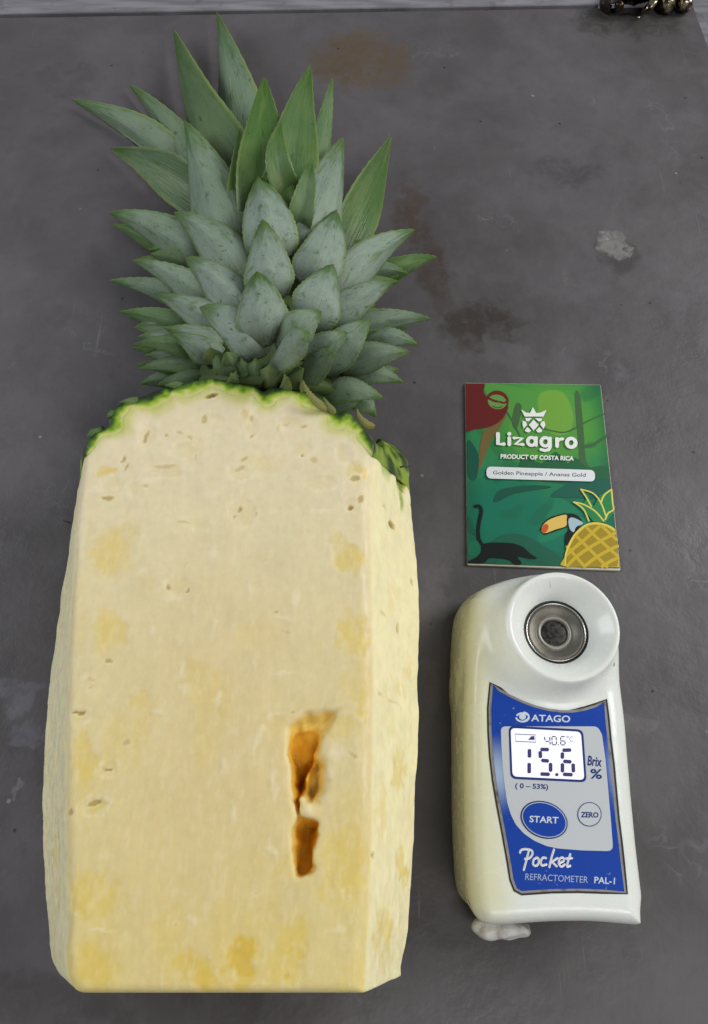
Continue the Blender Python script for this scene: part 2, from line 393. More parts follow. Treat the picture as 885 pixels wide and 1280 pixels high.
# where the rind is still on (the shoulder), flesh sits inside it
yR = P(100, 572, H)[1]
zone = sst(yR-0.003, yR+0.009, Y2)
pn = np.stack([X2*90, Y2*90, 0*X2], -1)
cl_ = P(285, 660, H); ang_ = np.arctan2(Y2-cl_[1], X2-cl_[0])
lobe = np.abs(np.sin(ang_*12.2+.55+.5*fbm(np.stack([X2, Y2, 0*X2], -1), 60, 2)))
thick = (5.0*MM*(0.36+0.66*lobe**.8+.35*(fbm(np.stack([X2, Y2, 0*X2], -1), 260, 2)-.5)))*zone-(1-zone)*1.2*MM
thick = thick.astype(np.float32)
topn = (0.25*MM*(fbm(np.stack([X2, Y2, 0*X2], -1), 110, 2)-0.5)).astype(np.float32)
df = rmax(d2+np.maximum(thick-0.15*MM, 0)[:, :, None], Z-H-topn[:, :, None], (2.4*MM*(1-zone)+.15*MM)[:, :, None]).astype(np.float32)
df = smax(df, -Z+0*d2, 1*MM)
# hollow: two deep pockets joined by a crack, with shallow lips
def pocket(px_poly, depth, slope, zt=H):
    d = poly_sdf(X2, Y2, [P(x, y, zt)[:2] for x, y in px_poly])[:, :, None]
    return np.maximum(d+slope*(H-Z), (H-Z)-depth)
wob3 = (2.0*MM*(fbm(np.stack([X2, Y2, 0*X2], -1), 330, 3)-0.5))[:, :, None].astype(np.float32)
ramp_y = lambda y_a, y_b, da, db_: (da+(db_-da)*sst(P(380, y_a, H)[1], P(380, y_b, H)[1], Y2))[:, :, None].astype(np.float32)
pk = np.minimum(pocket(crom([(361,921),(380,909),(402,913),(399,935),(394,955),(385,978),(374,1002),(366,1003),(361,965)],3), ramp_y(908, 1000, 4.5*MM, 16*MM), 0.16),
     pocket(crom([(371,1018),(386,1020),(400,1030),(396,1050),(394,1070),(392,1087),(380,1097),(369,1094),(367,1070),(365,1045)],3), ramp_y(1098, 1035, 4.5*MM, 12*MM), 0.18))
pk = np.minimum(pk, pocket([(366,998),(376,998),(377,1024),(371,1024)], 9*MM, 0.2))
pk2 = np.minimum(pocket(crom([(357,912),(368,894),(395,887),(424,886),(420,900),(409,918),(405,940),(411,962),(410,988),(400,1008),(386,1006),(378,980),(366,960)],3), 3.2*MM, .9),
      pocket(crom([(378,960),(400,945),(405,985),(392,1006),(380,1000)],3), 6.5*MM, 0.3))
df = smax(df, -smin(pk, pk2, 1.2*MM)-wob3, 0.9*MM)
V, Q = nets(df, np.array([gx[0], gy[0], gz[0]]), h)
# relief and colour of the cut flesh, per vertex
up = (V[:, 2] > H-1.2*MM)
xy = V[:, :2]
PATCH = [(140,690,30,26,.7),(150,670,16,18,.4),(140,790,22,26,.75),(131,586,11,10,.9),(178,872,17,14,.5),(104,950,17,34,.75),(120,1010,16,7,.8),(165,945,18,9,.3),
 (437,705,19,17,.8),(425,690,8,24,.5),(440,790,17,24,.8),(452,800,8,16,.6),(452,875,7,22,.7),(415,902,30,12,.6),(428,1085,26,42,.75),(405,1120,14,16,.5),(120,1120,30,24,.8),(105,1125,14,16,.4),
 (122,1212,30,26,.85),(215,1180,26,36,.35),(238,1205,18,20,.9),(262,1225,20,14,1),(303,1195,22,20,1.2),(308,1222,16,22,.9),(365,1170,22,24,.8),(355,1210,26,22,.8),(357,1218,8,8,1.0),(372,1183,12,6,.9),(335,1150,12,16,.3),
 (345,905,16,10,.3),(345,1075,12,14,.4),(300,640,18,26,.15),(240,560,22,14,.2),(330,575,22,12,.25),(452,592,12,9,.8),(443,590,10,14,.5)]
SIDE = [(500,960,5,26,.7),(475,1010,7,40,.5),(503,1080,6,38,.8),(478,1165,10,30,.8),(497,850,5,14,.5),(492,760,5,10,.3),(70,1130,5,40,.5),(66,1060,4,25,.6),(488,900,6,30,.25),(495,740,8,9,.3),(472,1150,4,14,.8),(484,1200,8,12,.4),(512,840,3,30,.5)]
SPECK = [(98,889,9,2.2,0,1),(133,961,7,2,12,1),(118,1004,9,3.2,-12,.8),(88,1017,5,4,0,.7),(159,928,5,3.5,0,.45),(154,574,2.5,6,20,.7),(158,583,1.8,6,15,.6),(134,623,9,3.6,5,.75),(183,606,4,2.2,20,.4),
 (230,653,8,2.4,0,.4),(211,734,1.6,3.2,0,.9),(234,737,1.8,3.2,0,.8),(300,638,2.4,5.5,15,.8),(293,647,2,3,0,.5),(320,642,1.6,3,0,.4),(264,494,9,3.6,-15,1.6),(378,506,6,4,0,.5),(314,546,2.2,3,0,.6),(313,523,3,5,0,.4),(377,533,5,2.8,0,.5),
 (377,569,2,2,0,.9),(391,575,4,5,30,.3),(445,600,6,4,-15,.7),(451,625,4.5,6,0,.7),(438,636,2.5,4,20,1.1),(135,826,7,1.8,10,.7),(346,765,3,2,-20,.6),(358,790,8,1.6,0,.35),(363,890,3,1.6,0,.6),(183,545,2.5,10,12,.6),(181,549,3,5,10,.5),
 (256,524,4,6,0,.5),(225,540,6,1.6,25,.35),(238,548,2,5,-20,.35),(205,583,16,2.6,0,.35),(244,571,1.5,4,0,.35),(305,574,6,2.4,-30,.5),(305,518,5,8,0,.2),(300,585,8,2.5,-35,.4),(209,543,2,2,0,.5),(437,1122,2,3,0,.1),
 (440,943,7,2,18,.5),(220,1156,3,2,0,.3),(318,1118,3,2,0,.2),(115,858,4,2,0,.3),(116,850,5,1.5,10,.3),(232,705,3,2,0,.2),(330,700,3,2,0,.2),(357,530,6,1.8,-25,.3),(348,535,2,6,10,.2)]
SPK2 = [(84,651,5,2,.9),(81,742,3,4,1.1),(491,657,3.5,5.5,1.3),(499,784,2.2,6,.9),(518,714,2,4.5,1.2),(503,592,5.5,11,1.9),(464,1067,3,2.4,1),(76,1040,2,3,.6),(480,640,3,3,.3),(478,776,4,2,.4),(475,876,3,1.6,.4),(492,878,8,1,.3),(493,572,1.5,5,.8)]
FLECK = [(225,835,3,14),(222,800,4,8),(313,735,2.5,13),(268,780,3,9),(318,830,3,14),(270,875,4,12),(265,690,5,8),(300,620,5,14),(260,617,12,5),(120,611,10,6),(140,612,8,4),(230,645,8,3),(215,745,12,6),(178,712,8,5),(105,845,7,5),(370,745,6,12),(265,530,13,8),(176,533,9,9),(185,600,16,5),
 (430,1118,4,8),(340,980,4,18),(320,925,4,14),(230,860,8,8),(195,890,9,4),(418,940,12,12),(409,967,9,7),(370,1010,4,5),(385,1010,6,5),(338,1060,8,4),(440,560,8,8),(400,640,20,4),(425,615,5,12),(340,640,7,5),(452,730,4,22),(355,775,14,3),(355,840,18,3),(190,790,5,8),(280,960,4,10),(455,980,3,30),(290,1020,4,10),(130,1160,14,3),(240,1150,14,3),(420,1160,12,4)]
def g2(lst_item, hh, tilt=0.0):
    x, y, rx, ry = lst_item[:4]; c = P(x, y, hh); s = mmpp(x, y, hh)
    wx = V[:, 0]+wobx; wy = V[:, 1]+woby
    dx = (wx-c[0])/(rx*s); dy = (wy-c[1])/(ry*s*1.05)
    if tilt:
        a = -math.radians(tilt); ax = (wx-c[0]); ay = (wy-c[1]); dx = (ax*math.cos(a)+ay*math.sin(a))/(rx*s); dy = (-ax*math.sin(a)+ay*math.cos(a))/(ry*s)
    return dx*dx+dy*dy
n3 = fbm(V*np.array([1.6, .8, 1]), 260, 3); n4 = fbm(V*np.array([2.2, .7, 1])+9, 520, 2)
n1 = fbm(V, 130, 3); n2 = fbm(V[:, [1, 0, 2]]+3, 140, 3)
wobx = (n1-0.5)*0.006; woby = (n2-0.5)*0.006; n5 = fbm(V+7, 420, 3); n6 = fbm(V+17, 420, 3); wobx = wobx+(n5-.5)*.005; woby = woby+(n6-.5)*.005
ty = sst(P(300, 560, H)[1], P(300, 1150, H)[1], V[:, 1]) if False else np.clip((P(300,560,H)[1]-V[:, 1])/(P(300,560,H)[1]-P(300,1243,H)[1]), 0, 1)
cx0 = P(275, 900, H)[0]; core = np.exp(-((V[:, 0]-cx0)/0.030)**2)
Ctop = np.array([.74, .66, .46]); Cbot = np.array([.70, .60, .27]); Cs = np.array([.84, .77, .48])  # Cs paler than the face: light on the side facets put into the colour
C = Ctop*(1-ty[:, None])+Cbot*ty[:, None]
C = C*(1-0.30*core[:, None]*sst(.12, .5, ty)[:, None])+np.array([.68, .52, .27])*0.30*core[:, None]*sst(.12, .5, ty)[:, None]
side = np.clip(1-sst(H-2.5*MM, H-0.8*MM, V[:, 2]), 0, 1)
yel = np.zeros(len(V)); dzs = np.zeros(len(V)); brown = np.zeros(len(V)); white = np.zeros(len(V))
for q in PATCH:
    r = g2(q, H); k = sst(1.6, .2, r)*q[4]; yel = np.maximum(yel, k*(1-side)); dzs -= 0.00025*sst(1.6, .4, r)*(1-side)
for q in SIDE: yel = np.maximum(yel, sst(1.6, .2, g2(q, 38*MM))*q[4]*side)
wobx *= 0.22; woby *= 0.22
for x, y, rx, ry, an, st in SPECK:
    rx *= .85; ry *= .85
    r = g2((x, y, rx, ry), H, an); brown = np.maximum(brown, sst(1.5, .7, r)*st*(1-side)); yel = np.maximum(yel, .35*sst(4, 1, r)*(1-side)); dzs -= 0.00065*min(st, 1)*sst(1.7, .2, r)*(1-side)
    white = np.maximum(white, 0.5*sst(5, 1.5, r)*(1-side))
for q in ((185,545,12,16),(262,527,17,12),(228,562,14,10),(430,566,13,13),(313,533,9,16),(362,528,16,9),(210,590,22,7),(142,606,14,12),(400,603,22,10),(303,640,17,18),(250,655,14,9),(377,560,13,11),(225,735,18,12),(100,893,14,9),(118,1008,18,10),(135,960,12,9),(345,905,14,10),(300,590,16,10),(170,610,10,10),(440,632,12,9)):
    r = g2(q, H); dzs -= .00042*sst(1.3, .3, r)*(1-side); white = np.maximum(white, .8*sst(.45, .65, n4)*np.exp(-((r-1.4)/.6)**2)*(1-side)); yel = np.maximum(yel, .16*sst(1.2, .4, r)*(1-side))
for x, y, rx, ry, st in SPK2:
    r = g2((x, y, rx, ry), 36*MM); brown = np.maximum(brown, sst(1.7, .4, r)*st*side)
    V[:, 0] += -np.sign(V[:, 0]-cx0)*0.0012*sst(1.7, .2, r)*side*min(st, 1)
wobx *= 2; woby *= 2
for q in FLECK:
    r = g2(q, H); k = sst(1.6, .1, r)*(1-side); white = np.maximum(white, 0.8*k); dzs += 0.00022*k
C = C*(0.95+0.10*n1[:, None])
C = C*(1-side[:, None])+(Cs*(0.93+.14*n3[:, None]))*side[:, None]
faint = sst(.55, .72, fbm(V*np.array([1.2, .8, 1])+5, 85, 2))*0.35*sst(.1, .5, ty); yel = np.maximum(yel, faint*(1-side))
Y1 = np.array([.72, .55, .11]); Y2c = np.array([.64, .42, .03])
k = np.clip(yel, 0, 1)[:, None]*0.72*(0.65+.6*n3[:, None]); C = C*(1-k)+Y1*k
k = np.clip(yel-.8, 0, .5)[:, None]*1.3; C = C*(1-k)+Y2c*k
k = np.clip(white*(.5+n4), 0, 1)[:, None]*0.45; C = C*(1-k)+np.array([.80, .73, .56])*k
k = (sst(.60, .74, n4)*0.22)[:, None]; C = C*(1-k)+np.array([.78, .70, .48])*k
k = np.clip(brown, 0, 1)[:, None]*0.85; C = C*(1-k)+np.array([.40, .26, .05])*k
k = np.clip(brown-1, 0, 1)[:, None]; C = C*(1-k)+np.array([.03, .02, .012])*k
# green tint of the flesh right under the rind
gi = np.clip(((V-np.array([gx[0], gy[0], gz[0]]))/h).astype(int), 0, [len(gx)-1, len(gy)-1, len(gz)-1])
dv = d2[gi[:, 0], gi[:, 1], gi[:, 2]]+thick[gi[:, 0], gi[:, 1]]; zv = zone[gi[:, 0], gi[:, 1]]
k = (sst(-5.0*MM, 0, dv)*zv*0.85)[:, None]; C = C*(1-k)+np.array([.55, .55, .16])*k
for q in ((472,560,14,20),(483,575,8,26),(502,600,4,22),(466,545,10,10),(108,575,8,16)):
    kk = (sst(1.6, .2, g2(q, 40*MM))*np.clip(0.35+side, 0, 1)*.75*(.5+n3))[:, None]; kk = np.clip(kk, 0, 1); C = C*(1-kk)+np.array([.22, .36, .03])*kk
# cavity walls: translucent syrupy flesh
cav = np.minimum(pk, pk2)[gi[:, 0], gi[:, 1], gi[:, 2]]; deep = pk[gi[:, 0], gi[:, 1], gi[:, 2]]
k = (sst(2.2*MM, .8*MM, np.abs(cav))*sst(H-.3*MM, H-2.0*MM, V[:, 2])*.95)[:, None]; C = C*(1-k)+np.array([.70, .47, .09])*k
k = (sst(1.5*MM, .5*MM, np.abs(deep))*sst(H-1.2*MM, H-5*MM, V[:, 2]))[:, None]; C = C*(1-k)+np.array([.76, .40, .03])*k
kx = fbm(np.stack([V[:, 0]*3.2+V[:, 1]*.25, V[:, 1]*.45, V[:, 2]*0], 1), 150, 3); dzs += (kx-.5)*.0002*(1-side); C *= (1+.05*(kx-.5))[:, None]
V[:, 2] += dzs*(V[:, 2] > H-1.5*MM)*.7+(n3-.5)*0.00022*(1-side)+(n4-.5)*0.00012*(1-side)
V[:, 0] += (n3-.5)*0.0006*side+(n1-.5)*.0008*side*np.sign(V[:, 0]-cx0)
m_flesh = mat('pineapple_flesh', (0.7, 0.6, 0.4), 0.38)
N = NT(m_flesh); oc3 = N.obj(); at = N.attr('Col')
mp = N.n('ShaderNodeMapping'); mp.inputs['Scale'].default_value = (1, .6, 1); N.l(oc3, mp.inputs[0])
fn = N.noise(mp.outputs[0], 900, 5, .6, .5)
cc = N.mix(N.ramp(fn, .35, .7, 0, .22), at.outputs['Color'], (1.08, 1.06, 1.08), 'MULTIPLY')
cc = N.mix(N.ramp(N.noise(oc3, 380, 4), .35, .7, 0, .5), cc, (.93, .92, .86), 'MULTIPLY')
N.l(cc, N.b.inputs['Base Color'])
N.b.inputs['Subsurface Weight'].default_value = .6; N.b.inputs['Subsurface Scale'].default_value = .004
N.b.inputs['Subsurface Radius'].default_value = (1, .6, .25)
N.l(N.ramp(N.noise(oc3, 500, 3), .35, .65, .30, .58), N.b.inputs['Roughness']); N.b.inputs['Specular IOR Level'].default_value = .22
N.bump(N.math('ADD', fn, N.math('MULTIPLY', N.noise(oc3, 2500, 3), .3)), .16, .0003)
fl = npmesh('flesh', V, Q, m_flesh, pine); set_col(fl.data, 'Col', C)

# rind left on the shoulder
jy = int(np.searchsorted(gy, yR-0.004)); X2r, Y2r = X2[:, jy:], Y2[:, jy:]; d2r = d2[:, jy:]
P3 = np.stack(np.broadcast_arrays(X2r[:, :, None], Y2r[:, :, None], gz[None, None, :]), -1)
bmp = (vnoise(P3, 105)-.45)*2.0*MM+(vnoise(P3, 420)-.5)*.7*MM
bmp = bmp*zone[:, jy:][:, :, None]
dr = np.maximum(np.maximum(d2r-bmp-0.3*MM*zone[:, jy:][:, :, None], -(d2r+thick[:, jy:][:, :, None]+.7*MM*zone[:, jy:][:, :, None])), Z-H+0.08*MM-topn[:, jy:][:, :, None]*0)
dr = np.maximum(dr, -Z+0.5*MM)
Vr, Qr = nets(dr.astype(np.float32), np.array([gx[0], gy[jy], gz[0]]), h)
gi = np.clip(((Vr-np.array([gx[0], gy[0], gz[0]]))/h).astype(int), 0, [len(gx)-1, len(gy)-1, len(gz)-1])
dv = d2[gi[:, 0], gi[:, 1], gi[:, 2]]; s_ = np.clip(-dv/np.maximum(thick[gi[:, 0], gi[:, 1]], .8*MM), 0, 1)+(fbm(Vr, 450, 3)-.5)*.75
s_ = np.clip(s_, 0, 1)[:, None]
def rampc(s, stops):
    out = np.zeros((len(s), 3))
    for c in range(3): out[:, c] = np.interp(s[:, 0], [q[0] for q in stops], [q[1][c] for q in stops])
    return out
Cr = rampc(s_, [(0, (.014, .026, .008)), (.18, (.022, .055, .008)), (.36, (.08, .17, .012)), (.56, (.22, .35, .025)), (.78, (.44, .52, .09)), (1, (.58, .56, .24))])
sd = sst(H-.6*MM, H-1.6*MM, Vr[:, 2])*(dv > -1.2*MM); nn = fbm(Vr, 160, 3)[:, None]
nn = sst(.35, .62, nn); Co = np.array([.025, .05, .012])*(1-nn)+np.array([.24, .34, .04])*nn
Cr = Cr*(1-sd[:, None])+Co*sd[:, None]
m_rind = mat('pineapple_rind', rough=.42); N = NT(m_rind); N.l(N.attr('Col').outputs['Color'], N.b.inputs['Base Color']); N.bump(N.noise(N.obj(), 900, 4), .4, .0006)
rd = npmesh('rind', Vr, Qr, m_rind, pine); set_col(rd.data, 'Col', Cr)

# ---- crown
m_leaf = mat('crown_leaf', rough=.5); N = NT(m_leaf)
lv = N.attr('luv'); sep = N.n('ShaderNodeSeparateXYZ'); N.l(lv.outputs['Vector'], sep.inputs[0]); u_, v_, r_ = sep.outputs
wx = N.attr('wax').outputs['Fac']
cmb = N.n('ShaderNodeCombineXYZ'); N.l(N.math('MULTIPLY', v_, 9.0), cmb.inputs[0]); N.l(N.math('MULTIPLY', u_, 1.4), cmb.inputs[1]); N.l(N.math('MULTIPLY', r_, 50.0), cmb.inputs[2])
streak = N.noise(cmb.outputs[0], 2.2, 4, .6)
cm2 = N.n('ShaderNodeCombineXYZ'); N.l(v_, cm2.inputs[0]); N.l(N.math('MULTIPLY', u_, 2.5), cm2.inputs[1]); N.l(N.math('MULTIPLY', r_, 31.0), cm2.inputs[2])
patch = N.noise(cm2.outputs[0], 2.4, 5, .65, .6); fine = N.noise(cm2.outputs[0], 14, 4, .6)
rub = N.math('ADD', N.ramp(patch, .56, .66), N.math('MULTIPLY', N.ramp(u_, .62, .95), N.ramp(patch, .42, .55)), True)
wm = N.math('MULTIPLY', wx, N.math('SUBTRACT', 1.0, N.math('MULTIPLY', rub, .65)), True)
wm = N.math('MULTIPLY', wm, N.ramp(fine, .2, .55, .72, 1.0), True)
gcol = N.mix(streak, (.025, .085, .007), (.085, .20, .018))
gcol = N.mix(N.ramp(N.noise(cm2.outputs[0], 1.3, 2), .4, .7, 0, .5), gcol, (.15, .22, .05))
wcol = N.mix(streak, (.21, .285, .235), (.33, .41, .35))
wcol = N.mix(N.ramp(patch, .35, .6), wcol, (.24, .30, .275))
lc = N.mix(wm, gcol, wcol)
lc = N.mix(1.0, lc, N.mix(N.noise(N.vmath('MULTIPLY', lv.outputs['Vector'], (0, 0, 40.0)), 3.0, 0), (.58, .62, .52), (1.25, 1.25, 1.25)), 'MULTIPLY')
scar = N.math('MULTIPLY', N.ramp(N.noise(cm2.outputs[0], 4.5, 4, .62, 1.2), .63, .68), .85)
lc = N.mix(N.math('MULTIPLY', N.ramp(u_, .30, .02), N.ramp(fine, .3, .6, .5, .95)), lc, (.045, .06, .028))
lc = N.mix(N.ramp(u_, .965, .995), lc, (.16, .10, .03))
edge = N.ramp(N.math('ABSOLUTE', v_), .86, .99)  # pale margin colour stands in for light catching the leaf edges
lc = N.mix(N.math('MULTIPLY', edge, .55), lc, (.26, .34, .12))
lc = N.mix(scar, lc, (.035, .09, .02))
lc = N.mix(N.ramp(N.attr('dry').outputs['Fac'], 0, 1), lc, N.mix(fine, (.14, .14, .035), (.36, .33, .10)))
N.l(lc, N.b.inputs['Base Color']); N.l(N.ramp(wm, 0, 1, .36, .55), N.b.inputs['Roughness'])
N.bump(N.math('ADD', streak, N.math('MULTIPLY', fine, .35)), .5, .0009)
N.b.inputs['Subsurface Weight'].default_value = .0
AX = (P(345, 300, 38*MM)[0])
def fh(x, y): return (71-0.185*abs(x-345)-0.115*max(0, 420-y)-0.30*max(0, y-440))*MM
CAMP = np.array(cam.location)
crown_m = mat('crown_stem', (.05, .08, .02), .6)
# short fleshy stem the leaves grow from
Vc = []; Fc = []; NS, NR = 24, 20
for i in range(NS):
    tt_ = i/(NS-1); px, py = 330+8*tt_, 492-190*tt_; hz = 32-14*tt_; c = P(px, py, hz*MM); r = (17*(1-tt_)**.6+3)*MM
    for j in range(NR):
        a = 2*math.pi*j/NR; rr = r*(1+.12*math.sin(5*a+i*1.3)); Vc.append((c[0]+rr*1.15*math.cos(a), c[1]-.3*rr*math.sin(a), max(.001, c[2]+rr*.85*math.sin(a))))
for i in range(NS-1):
    for j in range(NR): k = (j+1) % NR; Fc.append((i*NR+j, i*NR+k, (i+1)*NR+k, (i+1)*NR+j))
Fc.append(tuple(range(NR))[::-1]); Fc.append(tuple(range((NS-1)*NR, NS*NR)))
crown = build('crown', Vc, Fc, crown_m, pine, True)
LN = 0
def leaf(tip, base, hw, off=(0, 0), wax=.9, inn=False, dz=0.0, oval=.35, bulge=6.0, dry=0.0, cup=.55, hb=None, ht=None, name='leaf'):
    global LN; LN += 1; r = random.Random(LN*13+5); rnd = r.random()
    ht_ = max(3*MM, fh(*tip)+dz*MM) if ht is None else ht*MM
    hb_ = max(4*MM, fh(*base)+(dz-21)*MM) if hb is None else hb*MM
    p0 = np.array(P(*base, hb_)); p2 = np.array(P(*tip, ht_)); mx, my = (tip[0]+base[0])/2+off[0], (tip[1]+base[1])/2+off[1]
    p1 = np.array(P(mx, my, (ht_+hb_)/2+bulge*MM)); p1 = 2*p1-(p0+p2)/2
    NU, NV = 40, 11; sc_ = mmpp(mx, my, (ht_+hb_)/2)*hw*(1.18 if tip[1] > 200 else 1.36)
    # outward normal: away from the crown's axis, mixed with the open side above
    Vt = []; luv = []; wax_l = []; ph = r.random()*6
    for side_ in (1, -1):
        for i in range(NU):
            u = i/(NU-1); q = (1-u)**2*p0+2*u*(1-u)*p1+u*u*p2; tg = 2*(1-u)*(p1-p0)+2*u*(p2-p1); tg /= np.linalg.norm(tg)
            ax = np.array([AX, q[1]-.01, 22*MM]); o_ = q-ax; o_ /= (np.linalg.norm(o_)+1e-9); cdir = CAMP-q; cdir /= np.linalg.norm(cdir)
            nrm = o_*.42+cdir*.85; nrm -= tg*(nrm@tg); nrm /= np.linalg.norm(nrm); bn = np.cross(tg, nrm)
            prof = (1-u**(1.35+2.2*oval))**(1.0-.35*oval)*(.72+.28*math.sin(min(1, u/.45)*math.pi/2))
            wd = sc_*prof*(1+.025*math.sin(9*u+ph)); tw = .12*math.sin(2.2*u+ph)
            bn2 = bn*math.cos(tw)+nrm*math.sin(tw); nn2 = nrm*math.cos(tw)-bn*math.sin(tw)
            for j in range(NV):
                v = -1+2*j/(NV-1); tooth = .22*MM*(abs(v) > .99)*(i % 3 == 1)*(u > .12); k = cup*(1-.25*u); zoff = -k*wd*(abs(v)**1.45) if not inn else k*wd*(abs(v)**1.4)*.9
                if not inn: zoff += .10*wd*math.exp(-(v/.14)**2)*u       # faint keel
                else: zoff -= .06*wd*math.exp(-(v/.14)**2)
                zoff += .035*wd*math.sin(7*u+3*v+ph)
                ths = (.55*MM*(1-.8*abs(v))*(1-.8*u)+.06*MM)
                pt = q+bn2*(v*(wd*(1-.12*abs(v)*cup)+tooth))+nn2*zoff+nn2*side_*ths*.5
                pt[2] = max(pt[2], .0008); Vt.append(pt); luv.append((u, v, rnd))
                e = sst(.80, 1.0, abs(v)); tpf = sst(.74, .98, u)
                if side_ == 1: wv_ = wax*(1-.75*e)*(1-.9*tpf)
                else: wv_ = wax*.6
                wax_l.append(float(wv_))
    Fq = []; M = NU*NV
    for i in range(NU-1):
        for j in range(NV-1):
            a, b, c, d = i*NV+j, i*NV+j+1, (i+1)*NV+j+1, (i+1)*NV+j
            Fq.append((a, d, c, b)); Fq.append((M+a, M+b, M+c, M+d))
    for i in range(NU-1):
        a, d = i*NV, (i+1)*NV; Fq.append((a, M+a, M+d, d)); a, d = i*NV+NV-1, (i+1)*NV+NV-1; Fq.append((a, d, M+d, M+a))
    for j in range(NV-1):
        a = j; Fq.append((a, a+1, M+a+1, M+a)); a = (NU-1)*NV+j; Fq.append((a, M+a, M+a+1, a+1))
    o = build(name, Vt, Fq, m_leaf, crown, True); me = o.data
    at_ = me.attributes.new('luv', 'FLOAT_VECTOR', 'POINT'); at_.data.foreach_set('vector', np.array(luv, np.float32).ravel())
    at_ = me.attributes.new('wax', 'FLOAT', 'POINT'); at_.data.foreach_set('value', np.array(wax_l, np.float32))
    at_ = me.attributes.new('dry', 'FLOAT', 'POINT'); at_.data.foreach_set('value', np.array([dry*(1 if True else 0)]*len(Vt), np.float32))
    return o
# far, inner leaves
leaf((270,13),(290,225),37,(6,0),.62,dz=-4,oval=.12,cup=.35,bulge=3)
leaf((216,34),(290,225),36,(-10,8),.30,dz=3,oval=.18,cup=.4,bulge=3)
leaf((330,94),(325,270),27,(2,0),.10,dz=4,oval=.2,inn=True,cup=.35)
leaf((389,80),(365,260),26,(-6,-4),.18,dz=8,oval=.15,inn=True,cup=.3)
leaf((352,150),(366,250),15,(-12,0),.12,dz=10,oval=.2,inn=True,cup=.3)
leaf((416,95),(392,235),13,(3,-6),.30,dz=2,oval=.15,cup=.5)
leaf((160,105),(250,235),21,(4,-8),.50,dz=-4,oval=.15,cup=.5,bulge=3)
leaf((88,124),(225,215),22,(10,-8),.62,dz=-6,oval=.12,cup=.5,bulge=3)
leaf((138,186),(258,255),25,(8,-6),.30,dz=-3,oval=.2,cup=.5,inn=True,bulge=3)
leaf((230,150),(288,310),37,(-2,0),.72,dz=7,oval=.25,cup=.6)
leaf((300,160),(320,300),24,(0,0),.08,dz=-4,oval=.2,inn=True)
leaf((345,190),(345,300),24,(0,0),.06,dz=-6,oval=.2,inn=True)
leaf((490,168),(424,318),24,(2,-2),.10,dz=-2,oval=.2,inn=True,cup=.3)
leaf((430,170),(378,318),31,(4,0),.88,dz=4,oval=.3,cup=.45)
leaf((390,200),(372,290),14,(0,0),.3,dz=6,oval=.2,inn=True)
leaf((324,219),(342,328),33,(0,0),1,dz=0,oval=.75,cup=.5)
leaf((328,274),(342,378),30,(0,0),1,dz=2,oval=.55,cup=.5)
leaf((321,339),(338,432),31,(-2,0),1,dz=6,oval=.85,cup=.5)
leaf((421,262),(385,360),31,(4,0),1,dz=0,oval=.5,cup=.45)
leaf((417,330),(382,412),31,(3,0),1,dz=3,oval=.65,cup=.5)
# left side
leaf((217,265),(302,350),29,(6,-8),.85,dz=2,oval=.45)
leaf((135,266),(250,328),27,(8,-8),.72,dz=-1,oval=.3)
leaf((139,280),(225,322),16,(4,-2),.12,dz=-8,oval=.2)
leaf((231,322),(310,395),27,(4,-6),1,dz=3,oval=.55)
leaf((165,325),(262,382),20,(8,-6),.80,dz=0,oval=.3)
leaf((135,351),(240,380),16,(6,-6),.70,dz=-4,oval=.2)
leaf((195,369),(284,420),23,(8,-6),.90,dz=1,oval=.4)
leaf((249,384),(330,446),26,(8,-6),1,dz=6,oval=.75)
leaf((147,390),(240,418),16,(6,-6),.30,dz=-5,oval=.2)
leaf((205,410),(286,452),20,(8,-6),.85,dz=-3,oval=.35)
leaf((171,421),(250,432),14,(4,-6),.85,dz=-8,oval=.2)
leaf((166,431),(258,440),15,(4,-8),.30,dz=-6,oval=.2)
leaf((214,418),(280,470),19,(8,-6),.95,dz=0,oval=.45)
leaf((172,462),(268,458),14,(0,-8),.45,dz=-8,oval=.2)
leaf((196,482),(280,474),12,(0,-8),.45,dz=-8,oval=.4)
leaf((180,445),(262,455),13,(0,-6),.8,dz=-12,oval=.2)
leaf((262,434),(288,482),15,(-4,0),.25,dz=-4,oval=.6,dry=.35)
leaf((282,440),(302,478),12,(0,0),.55,dz=-2,oval=.6,dry=.2)
# right side
leaf((520,287),(412,378),26,(-2,-10),.92,dz=0,oval=.3)
leaf((547,321),(465,358),15,(0,-8),.12,dz=-8,oval=.2)
leaf((493,352),(404,408),22,(0,-8),.92,dz=2,oval=.35)
leaf((540,399),(428,420),16,(0,-10),.80,dz=-2,oval=.25)
leaf((523,432),(440,432),15,(4,-12),.78,dz=-5,oval=.3)
leaf((513,440),(420,462),20,(0,-6),.82,dz=-2,oval=.3)
leaf((464,399),(396,468),25,(0,-4),.85,dz=1,oval=.4)
leaf((402,389),(346,436),21,(2,-6),.75,dz=5,oval=.7)
leaf((387,416),(334,458),19,(2,-4),.80,dz=7,oval=.6)
leaf((417,436),(368,488),17,(2,-4),.78,dz=1,oval=.4)
leaf((505,479),(425,470),16,(0,-10),.65,dz=-4,oval=.3)
leaf((500,462),(420,480),15,(0,-4),.8,dz=-8,oval=.3)
leaf((480,498),(400,486),18,(0,-8),.65,dz=2,oval=.35)
leaf((470,522),(425,490),17,(6,-6),.55,dz=0,oval=.3)
leaf((455,500),(405,500),18,(2,-4),.85,dz=-3,oval=.4)
leaf((435,415),(370,460),19,(2,-4),.8,dz=-4,oval=.4)
